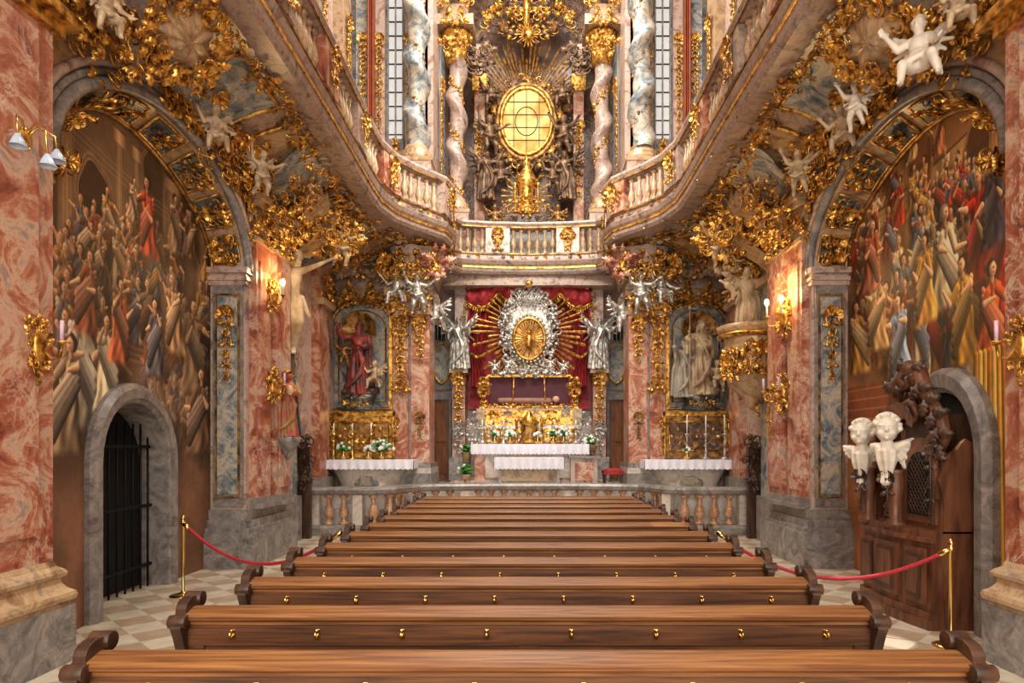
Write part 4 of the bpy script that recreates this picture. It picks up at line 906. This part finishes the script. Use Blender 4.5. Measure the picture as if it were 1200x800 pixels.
def flowers(name,x,y,z,s,white=True,seed=1,pot=False):
    m=MB(); rd=random.Random(seed)
    if pot: m.lathe([(.1,0),(.14,.22),(.15,.24)],(x,y,z),TAN,12); z+=.2
    else: m.lathe([(.05,0),(.08,.08),(.05,.16),(.07,.2)],(x,y,z),BRASS,10); z+=.16
    for i in range(60):
        a=rd.uniform(0,6.28); V,Fc=TS[1]; m.add(V,Fc,LEAFM,T(x,y,z)@RZ(a)@RX(rd.uniform(.3,1.5))@S(s*rd.uniform(.5,1)))
    for i in range(28 if white else 6):
        a=rd.uniform(0,6.28);e=rd.uniform(.3,1.5);q=s*rd.uniform(.6,.9); m.ell((x+q*cos(a)*cos(e),y+q*sin(a)*cos(e),z+q*sin(e)),(.035+.03*s,)*3,FLOW,n=5)
    put(name,m)
for i,(px,py,D_,s,w) in enumerate(((598,518,17.3,.22,1),(648,518,17.3,.24,0),(660,518,17.2,.28,1),(630,519,17.2,.16,1),(580,518,17.3,.2,0))):
    p=W(px,py,D_); flowers('altar_flowers',p.x,p.y-.15,1.97,s,w,i)
flowers('potted_plant',-1.66,17.0,.93,.34,False,31,True)
for x,z in((-1.66,1.55),(1.66,1.75)):
    m=MB(); m.lathe([(.14,0),(.08,.05),(.06,z-1.1),(.12,z-.99),(.14,z-.97)],(x,17.25,.93),GREY,12); put('plant_stand',m); flowers('potted_plant',x,17.25,z-.04,.3,x>0,int(z*10),True)

# ---- side altars
for s_ in(-1,1):
    sa=empty('side_altar'); m=MB(); xc=s_*3.85
    m.lathe([(.72,0),(.78,.06),(.7,.14),(.82,.36),(1.0,.58),(1.06,.62)],(xc,15.7,.85),WHITEM,28,None,0,0,(1,.5)); m.lathe([(.4,.1),(.46,.36),(.56,.56)],(xc,15.52,.85),BLUE,20,sq=(1,.5))
    m.bb(xc-1.14,xc+1.14,15.15,16.2,1.47,1.56,GREY); put('marble_mensa',m,sa)
    m=MB(); cloth(m,xc-1.15,xc+1.15,15.13,16.1,1.575,.2,.12); put('altar_cloth',m,sa)
    m=MB(); xr=s_*4.05
    m.bb(xr-.85,xr+.85,15.95,16.4,1.58,2.72,TAN); m.bb(xr-.8,xr+.8,15.88,15.96,1.62,2.65,GOLD if s_<0 else GOLDD)
    m.bb(xr-.9,xr+.9,15.84,16.4,2.65,2.76,GOLD); m.bb(xr-.62,xr+.62,15.84,15.9,1.8,2.5,BROWN if s_>0 else GOLDD); m.tube([(xr+a,15.84,z) for a,z in((-.62,1.8),(.62,1.8),(.62,2.5),(-.62,2.5))],.03,GOLD,6,None,True)
    orn(m,fr((xr,15.82,2.15),(0,-1,0)),1.0,.55,34 if s_<0 else 12,140,GOLD,(.08,.17),.08)
    for a in(-1,1): m.lathe([(.06,0),(.035,.08),(.035,.8),(.07,.9)],(xr+a*.74,15.82,1.68),GOLD,10); drop(m,(xr+a*.8,15.8,2.2),(0,-1,0),.8,GOLD,.18,141)
    put('gilded_retable',m,sa)
    for k in range(3): candlestick('candlestick',xr-.45+.45*k+s_*.2,15.6,1.59,.62,SILV if s_>0 else BRASS,.45 if s_>0 else .25,sa)
    st=empty('saint_statue'); m=MB(); xs=s_*4.2
    m.lathe([(.42,0),(.45,.08),(.36,.16),(.4,.3),(.46,.4)],(xs,16.0,2.76),GREEN,16,sq=(1,.6)); orn(m,fr((xs,15.72,2.95),(0,-1,0)),.6,.2,10,150,GOLD,(.08,.14))
    for k in range(7): m.ell((xs+random.Random(k).uniform(-.35,.35),16.0,3.2+.04*k),(.2,.16,.12),STUC if s_>0 else BROWN,n=7)
    put('pedestal',m,st)
    if s_<0:
        fig('body',ME_SAINT,plain('dark_red_robe',(.6,.24,.18),.45,.1,.3,7,c2=(.26,.2,.22)),T(xs,15.95,3.15)@S(1.8),st)
        fig('attendant_putto',ME_P0,STUC,T(xs+.42,15.9,3.3)@RZ(-.3)@S(.7),st); fig('attendant_putto_gilt',ME_P1,GOLDD,T(xs-.35,15.9,3.9)@RZ(.3)@S(.6),st)
    else:
        fig('body',ME_SAINT3,STUC,T(xs,15.95,3.15)@RZ(.2)@S(1.85),st); fig('attendant_saint',ME_SAINT,plain('silvered_grey_stucco',(.66,.62,.57),.45,.1),T(xs-.42,15.95,3.1)@RZ(.3)@S(1.4),st); fig('attendant_putto',ME_P1,STUC,T(xs+.4,15.85,3.3)@S(.7),st)
flowers('white_bouquet',W(448,533,15.6).x,15.5,1.59,.36,True,51); flowers('green_bouquet',W(404,533,15.6).x,15.5,1.59,.26,False,52); flowers('altar_flowers',W(432,533,15.4).x,15.4,1.59,.18,True,53)
flowers('altar_flowers',W(805,533,15.4).x,15.4,1.59,.16,False,54)

# ---- altar rail
hp=[(-4.88,13.95),(-4.3,13.95),(-3.35,13.95),(-3.05,14.2),(-2.85,14.7),(-2.6,15.05),(-2.2,15.25),(-1.2,15.42),(0,15.48)]
rp=hp+[(-x,y) for x,y in hp[-2::-1]]
rail=empty('communion_rail'); m=MB()
m.sweep(rp,[(-.14,0),(.16,0),(.16,.16),(.12,.2),(.1,.22),(-.14,.22)],GREY); m.sweep(rp,[(-.13,.86),(.1,.86),(.15,.9),(.17,.97),(.13,1.02),(-.13,1.03)],GREY)
bp2=[(.05,0),(.1,0),(.1,.05),(.05,.08),(.06,.13),(.115,.24),(.09,.36),(.05,.46),(.06,.54),(.05,.56),(.1,.59),(.1,.64)]
BAL=marble('baluster_marble',[(.5,.32,.22),(.68,.5,.37),(.8,.66,.52)],5)
for i,(q,d) in enumerate(dense(rp,.32)):
    if abs(q.x)>4.4 or i%8==4: m.box((0,0,.54),(.2,.22,.64),WHITEM,T(q.x,q.y,0)@RZ(math.atan2(d.y,d.x)))
    else: m.lathe(bp2,(q.x,q.y,.22),BAL,12)
put('rail_and_balusters',m,rail)

# ---- pews
def pew_mesh():
    hw=2.05; m=MB()
    prof=[(-.065,.865),(-.085,.88),(-.088,.9),(-.07,.915),(.02,.938),(.045,.938),(.05,.92),(.03,.9),(.02,.86),(-.03,.855)]
    n=len(prof)
    v=[(x,a,b_) for x in(-hw,hw) for a,b_ in prof]; m.add(v,[tuple(range(n))[::-1],tuple(range(n,2*n))]+[(i,(i+1)%n,n+(i+1)%n,n+i) for i in range(n)],WOODL,None,False)
    m.bb(-hw,hw,-.03,.03,.12,.87,WOODP); m.bb(-hw,hw,-.05,0,.72,.86,WOODP); m.bb(-hw,hw,-.058,0,.845,.868,WOODL); m.bb(-hw,hw,-.05,0,.1,.22,WOODP)
    for i in range(3): x=-hw+.06+i*(2*hw-.12)/2; m.bb(x-.06,x+.06,-.045,0,.2,.74,WOODP)
    for i in range(2): x=-hw+.06+(i+.5)*(2*hw-.12)/2; m.bb(x-.88,x+.88,-.042,0,.3,.64,WOODP)
    m.bb(-hw,hw,.03,.42,.42,.46,WOODL); m.bb(-hw,hw,-.26,-.1,.14,.18,WOODP)
    out=[(-.12,0),(.44,0),(.44,.12),(.38,.3),(.44,.44),(.42,.56),(.3,.6),(.16,.66),(.11,.78),(.12,.88)]
    c=(.02,.93)
    out+=[(c[0]+.1*cos(a)*1.0,c[1]+.07*sin(a)) for a in [ -.2+.35*i for i in range(11)]]
    out+=[(-.12,.9),(-.14,.84),(-.11,.78),(-.08,.7),(-.09,.5),(-.06,.35),(-.11,.15)]
    for s_ in(-1,1):
        M=Matrix(((0,0,1,s_*hw-.03),(1,0,0,0),(0,1,0,0),(0,0,0,1)))
        m.prism(out,.06,WOODD,M)
        m.tube([(s_*hw-.05,-.1,.875),(s_*hw+.05,-.1,.875)],.04,WOODD,12); m.tube([(s_*hw-.05,.09,.97),(s_*hw+.05,.09,.97)],.045,WOODD,12)
    for i in range(8):
        x=-1.75+.5*i; m.bb(x-.012,x+.012,-.06,-.045,.765,.82,BRASS); m.tube([(x,-.055,.79),(x,-.095,.775),(x,-.105,.795),(x,-.1,.81)],.007,BRASS,5); m.tube([(x,-.055,.81),(x,-.085,.82)],.007,BRASS,5)
    return mesh_of(m,'pew')
pm=pew_mesh()
for i in range(12):
    o=put('church_pew',pm,None,T(0,3.03+.862*i,0)); 
    b_=o.modifiers.new('bevel','BEVEL'); b_.width=.008; b_.segments=2; b_.limit_method='ANGLE'

# ---- rope barriers
for s_,sx,sy in((-1,-4.4,8.25),(1,4.0,6.15)):
    o=empty('rope_barrier'); m=MB(); m.lathe([(.16,0),(.16,.015),(.12,.03),(.03,.05),(.017,.07),(.017,.9),(.03,.91),(.03,.95),(.017,.96),(.03,.98),(.02,1.01),(.005,1.03)],(sx,sy,0),BRASS,20); put('brass_post',m,o)
    m=MB(); a=Vector((sx,sy,.93)); b_=Vector((s_*2.13,7.35,.93)); pts=[]
    for i in range(25): t=i/24; q=a.lerp(b_,t); q.z-=.44*4*t*(1-t)*(1 if s_<0 else .9); pts.append(q)
    m.tube(pts,.02,ROPE,8); m.tube([pts[0],pts[1]],.028,BRASS,8); m.tube([pts[-2],pts[-1]],.028,BRASS,8); put('rope',m,o)

# ---- confessional
cf=empty('confessional'); m=MB(); YA,YB=6.68,8.12
def bow(y): return 4.2-.1*cos((y-7.4)/.8*pi/2)
def bowed(z0,z1,e,mat,y0=YA,y1=YB,n=12):
    pts=[(y0+(y1-y0)*i/n) for i in range(n+1)]
    m.prism([(bow(y)-e,y) for y in pts]+[(4.66,y1),(4.6,y0)],z1-z0,mat,None,z0)
bowed(0,.1,.07,WOODC); bowed(.1,.18,.04,WOODC); bowed(.18,.9,0,WOODC); bowed(.9,.95,.05,WOODC); bowed(.95,1.02,.02,WOODC)
for a,b_ in((6.76,7.12),(7.2,7.62),(7.7,8.05)):
    c=(a+b_)/2; m.box((0,0,0),(.04,b_-a,.58),WOODC,T(bow(c)-.012,c,.54)); m.box((0,0,0),(.05,b_-a-.1,.46),WOODD,T(bow(c)-.02,c,.54)); m.box((0,0,0),(.06,b_-a-.16,.38),WOODC,T(bow(c)-.02,c,.54))
m.bb(4.62,4.68,YA,8.1,1.0,2.25,WOODD)
def archpoly(y0,y1,z0,z1,r): 
    c=(y0+y1)/2;h=(y1-y0)/2; return [(y0,z0),(y1,z0)]+[(c+h*cos(pi*i/10),z1-r+r*sin(pi*i/10)) for i in range(11)]
MX=lambda x:Matrix(((0,0,1,x),(1,0,0,0),(0,1,0,0),(0,0,0,1)))
m.prism(archpoly(6.7,7.4,1.0,2.0,.24),.06,WOODC,MX(4.26)); m.prism(archpoly(6.76,7.32,1.08,1.92,.22),.03,WOODC,MX(4.235)); m.prism(archpoly(6.84,7.24,1.16,1.84,.2),.02,DARK,MX(4.222))
for k in range(-9,14):
    for d in(1,-1):
        pts=[]
        for t in range(12):
            z=1.18+t*.058; y=7.04+k*.06-.15+d*(z-1.5)*.8
            if 6.86<y<7.22 and (z<1.66 or (y-7.04)**2/.04+(z-1.64)**2/.04<.9): pts.append((4.212,y,z))
        if len(pts)>1: m.tube(pts,.006,WOODD,4)
# side cheek with a scrolled, stepped outline
m.add([(4.26,YA,1.0),(4.62,YA,1.0),(4.62,YA,1.9),(4.5,YA,1.98),(4.4,YA,1.86),(4.3,YA,1.8),(4.22,YA,1.55),(4.28,YA,1.3)]+[(4.26,YA+.06,1.0),(4.62,YA+.06,1.0),(4.62,YA+.06,1.9),(4.5,YA+.06,1.98),(4.4,YA+.06,1.86),(4.3,YA+.06,1.8),(4.22,YA+.06,1.55),(4.28,YA+.06,1.3)],[tuple(range(8)),tuple(range(8,16))[::-1]]+[(i,(i+1)%8,8+(i+1)%8,8+i) for i in range(8)],WOODC,None,False)
m.bb(4.3,4.62,8.04,8.1,1.0,2.2,WOODC); m.bb(4.28,4.62,7.4,7.46,1.0,2.1,WOODC)
put('carcass',m,cf)
m=MB()
for y in(7.95,7.36):
    x=4.16; m.lathe([(.1,0),(.11,.05),(.06,.1),(.07,.3),(.1,.5),(.08,.62),(.1,.66)],(x,y,.98),WOODC,14,None,5,.12); drop(m,(x-.1,y-.03,1.36),(-1,-.6,0),.5,WOODD,.16,160)
cr=[(4.3,7.62,2.05),(4.28,7.62,2.35),(4.28,7.5,2.62),(4.28,7.28,2.78),(4.28,7.1,2.7),(4.28,7.0,2.48),(4.28,6.86,2.34),(4.28,6.74,2.2),(4.28,6.67,2.0),(4.28,6.72,1.85)]
m.tube(cr,[.05,.07,.085,.095,.085,.07,.06,.07,.06,.03],WOODC,10)
m.tube([(4.28,7.28,2.78),(4.24,7.36,2.66),(4.24,7.3,2.56),(4.24,7.22,2.6),(4.22,7.24,2.68)],[.08,.07,.06,.05,.04],WOODC,8)
for i in range(len(cr)-1):
    p=Vector(cr[i]).lerp(Vector(cr[i+1]),.5); d=Vector(cr[i+1])-Vector(cr[i]); a=math.atan2(d.z,-d.y)
    for q in(-1,1): V,Fc=TS[1]; m.add(V,Fc,WOODD,fr((p.x-.05,p.y,p.z),(-1,-.25,0))@RZ(a+q*.9-pi/2)@S(q*.24,.22,.22))
m.tube([(4.27,7.55,2.1),(4.25,7.4,2.35),(4.25,7.2,2.4),(4.25,7.1,2.25),(4.25,7.2,2.15),(4.25,7.28,2.24)],[.04,.05,.05,.045,.04,.03],WOODC,8)
m.tube([(4.24,6.72,1.35),(4.24,6.78,1.7),(4.24,6.72,1.9),(4.24,6.66,1.8)],[.03,.045,.04,.03],WOODC,8)
m.prism([(7.5,1.95),(7.5,2.4),(7.3,2.62),(7.08,2.5),(6.92,2.28),(6.76,2.05),(6.7,1.9)],.04,WOODD,MX(4.3))
V,Fc=TS[2]; m.add(V,Fc,WOODC,fr((4.22,7.26,2.25),(-1,-.2,0))@S(.42)); drop(m,(4.17,6.72,1.5),(-1,-.6,0),.8,WOODD,.12,162)
put('carved_crest',m,cf)
fig('cherub_bust',ME_CH,WHITE,T(4.08,7.95,2.06)@RZ(-.75)@S(.6),cf); fig('cherub_bust',ME_CH2,WHITE,T(4.06,7.36,2.1)@RZ(-.5)@S(.6),cf)
for s_ in(-1,1):
    m=MB(); m.bb(s_*4.72-.2,s_*4.72+.2,13.35,13.5,0,1.9,WOODD); orn(m,fr((s_*4.7,13.33,1.45),(0,-1,0)),.4,.9,34,170,WOODD,(.1,.2),.06); orn(m,fr((s_*4.7,13.3,2.0),(0,-1,0)),.4,.3,14,171,WOODD,(.1,.2),.08); put('carved_confessional_panel',m)

# ---- pulpit (right)
pu=empty('gilded_pulpit'); m=MB(); c=W(882,455,13.2)
m.lathe([(.02,-.45),(.1,-.4),(.16,-.25),(.3,-.1),(.46,.05),(.56,.3),(.6,.6),(.55,.95),(.6,1.1),(.68,1.15),(.7,1.25),(.6,1.27)],(c.x,c.y,c.z),TAN,28,None,8,.02)
m.lathe([(.63,1.0),(.7,1.03),(.7,1.08),(.63,1.1)],(c.x,c.y,c.z),GOLD,28,cap=False); orn(m,fr((c.x,c.y-.6,c.z+.55),(-.1,-1,0)),.85,.65,60,180,GOLD,(.1,.22),.12); orn(m,fr((c.x-.5,c.y-.3,c.z+.5),(-1,-.5,0)),.6,.6,36,181,GOLD,(.1,.22),.1)
garland(m,[(c.x,c.y-.2,c.z-.2),(c.x,c.y-.1,c.z-.6)],GOLD,.18,4); put('pulpit_body',m,pu)
fig('pulpit_angel',ME_ANGEL,STUC,T(c.x-.05,c.y+.1,c.z+1.0)@RZ(-.4)@S(1.5),pu)
m=MB(); orn(m,fr((c.x,c.y+.2,c.z+2.9),(-.4,-1,0)),1.1,1.2,50,182,GOLD,(.12,.28),.3); orn(m,fr((c.x,c.y+.3,c.z+2.6),(-.4,-1,0)),1.0,1.0,30,183,STUC,(.2,.34),.3)
put('gilded_canopy_ornament',m,pu)

# ---- crucifix and Madonna
cx=empty('crucifix'); p=W(333,415,11.9)
fig('corpus',ME_CORP,STUC,T(-4.36,11.95,p.z)@RZ(.45)@S(2.0),cx)
m=MB(); M=T(-4.42,12.06,p.z)@RZ(.45); m.box((0,.08,1.1),(.12,.06,2.6),WOODD,M); m.box((0,.08,1.8),(1.5,.06,.12),WOODD,M); orn(m,fr(M@Vector((0,0,2.4)),(0,-1,0)),.3,.3,6,3,GOLD,(.08,.16)); put('cross',m,cx)
md=empty('madonna_statue'); p=W(328,512,11.3)
fig('body',ME_SAINT3,REDC,T(-4.2,11.3,p.z)@RZ(.5)@S(1.15),md)
m=MB(); m.lathe([(.02,-.4),(.12,-.2),(.18,-.1),(.2,0)],(-4.2,11.3,p.z),GREY,14); 
c=Vector((-4.2,11.3,p.z))
def mantle(u,v):
    a=pi*.1+pi*1.0*u-.25; r=.1+.1*(1-v)+.015*sin(u*30); return (c.x+r*cos(a)*1.1,c.y+r*sin(a),c.z+.05+.95*v)
m.grid(mantle,24,8,BLUEC); m.ell((c.x-.0,c.y-.02,c.z+1.13),(.09,.09,.05),GOLD); m.ell((c.x+.1,c.y-.18,c.z+.8),(.06,.06,.09),SKIN); put('mantle_crown_child',m,md)

# ---- sconces and lamps
def sconce(name,o,nrm,s=1,n=2,lit=False,power=12):
    e=empty(name); m=MB(); f0=fr(o,nrm)
    m.ell((0,0,.03),(.1*s,.2*s,.05*s),GOLD,f0); orn(m,f0,.34*s,.7*s,34,int(abs(o[1]*10)),GOLD,(.08*s,.17*s),.06)
    for k in range(n):
        x=(k-(n-1)/2)*.36*s; P=[f0@Vector(q) for q in((0,-.05*s,.06),(x*.5,-.16*s,.18*s),(x*.9,-.14*s,.28*s),(x,0,.3*s))]
        m.tube(P,.016*s,GOLD,6); b=P[-1]
        m.lathe([(.015,0),(.06*s,.03*s),(.05*s,.045*s)],b,GOLD,10); m.lathe([(.022*s,0),(.022*s,.24*s)],(b.x,b.y,b.z+.04*s),WAX if lit else PINKC,8)
        if lit:
            m.ell((b.x,b.y,b.z+.32*s),(.04,.04,.06),BULB,n=6)
            li=bpy.data.lights.new('lamp','POINT'); li.energy=power; li.color=(1,.66,.28); li.shadow_soft_size=.06
            lo=bpy.data.objects.new('lamp_light',li); bpy.context.scene.collection.objects.link(lo); lo.parent=e; lo.location=Vector((b.x,b.y,b.z+.48*s))
    put('gilded_bracket',m,e)
sconce('candle_sconce',(-4.12,5.42,2.75),(1,0,0),.72,1); sconce('candle_sconce',(4.12,5.42,2.75),(-1,0,0),.72,1)
sconce('lit_wall_sconce',(-4.33,10.9,4.4),(1,-.3,0),.75,1,True,30); sconce('lit_wall_sconce',(-4.6,12.5,4.1),(1,-.6,0),.7,1,True,20)
sconce('lit_wall_sconce',(4.3,10.9,4.05),(-1,-.5,0),.85,2,True,26)
sconce('candle_sconce',(4.3,11.0,2.8),(-1,-.5,0),.9,2); sconce('candle_sconce',(-4.3,10.9,2.9),(1,-.4,0),.8,1)
lamp=empty('glass_shade_wall_lamp'); m=MB(); o=Vector((-4.12,5.3,4.42))
m.ell(o,(.03,.07,.1),BRASS)
for dy,dx,dz in((-.2,.1,-.06),(-.02,.2,-.14),(.14,.16,-.03)):
    P=[o,o+Vector((dx*.4,dy*.4,.11)),o+Vector((dx*.9,dy,.08)),o+Vector((dx,dy,dz))]; m.tube(P,.009,BRASS,6)
    m.lathe([(.015,0),(.025,-.015),(.045,-.05),(.055,-.08),(.07,-.1)],P[-1],GLASS,14,None,6,.06,cap=False)
put('arms_and_shades',m,lamp)

# ---------------------------------------------------------------- lights
def area(name,loc,size,energy,target,col=(1,1,1),sy=None):
    l=bpy.data.lights.new(name,'AREA'); l.energy=energy; l.size=size; l.shape='RECTANGLE'; l.size_y=sy or size; l.color=col
    o=bpy.data.objects.new(name,l); bpy.context.scene.collection.objects.link(o); o.location=loc
    d=Vector(target)-Vector(loc); o.rotation_euler=d.to_track_quat('-Z','Y').to_euler(); return o
area('clerestory_light_nave',(0,6,16.5),6,1300,(0,7,0),(1,.94,.84),9)
area('clerestory_light_choir',(0,15,16),4.5,950,(0,18,6),(1,.95,.87))
area('rear_fill',(0,-2.5,4.5),7,700,(0,10,3.5),(1,.92,.8),6)  # added soft panel behind the camera, brightens nave and murals
area('choir_fill',(0,12.2,9.6),2.4,380,(0,18.5,3.5),(1,.92,.8),1.6)  # added panel floating between the galleries, brightens the altar
def spot(name,loc,tgt,energy,ang):
    l=bpy.data.lights.new(name,'SPOT'); l.energy=energy; l.spot_size=ang; l.spot_blend=.2; l.shadow_soft_size=.03; l.color=(1,.95,.85)
    o=bpy.data.objects.new(name,l); bpy.context.scene.collection.objects.link(o); o.location=loc; o.rotation_euler=(Vector(tgt)-Vector(loc)).to_track_quat('-Z','Y').to_euler()
spot('sunbeam_floor',(-2,9,15),(3.45,6.35,0),12000,.035); spot('sunbeam_pews',(-2,9,15),(1.75,8.2,.9),9000,.03)
w=bpy.data.worlds.new('world'); bpy.context.scene.world=w; w.use_nodes=True
w.node_tree.nodes['Background'].inputs[0].default_value=(1,.92,.82,1); w.node_tree.nodes['Background'].inputs[1].default_value=1.3

cd=bpy.data.cameras.new('camera'); cam=bpy.data.objects.new('camera',cd); bpy.context.scene.collection.objects.link(cam)
cam.location=(0,0,EH); cam.rotation_euler=(pi/2,0,0); cd.sensor_width=36; cd.lens=36*F/1200
cd.shift_x=-(CX-600)/1200; cd.shift_y=(HY-400)/1200
bpy.context.scene.camera=cam
try:
    bpy.context.scene.view_settings.view_transform='Standard'
except Exception: pass
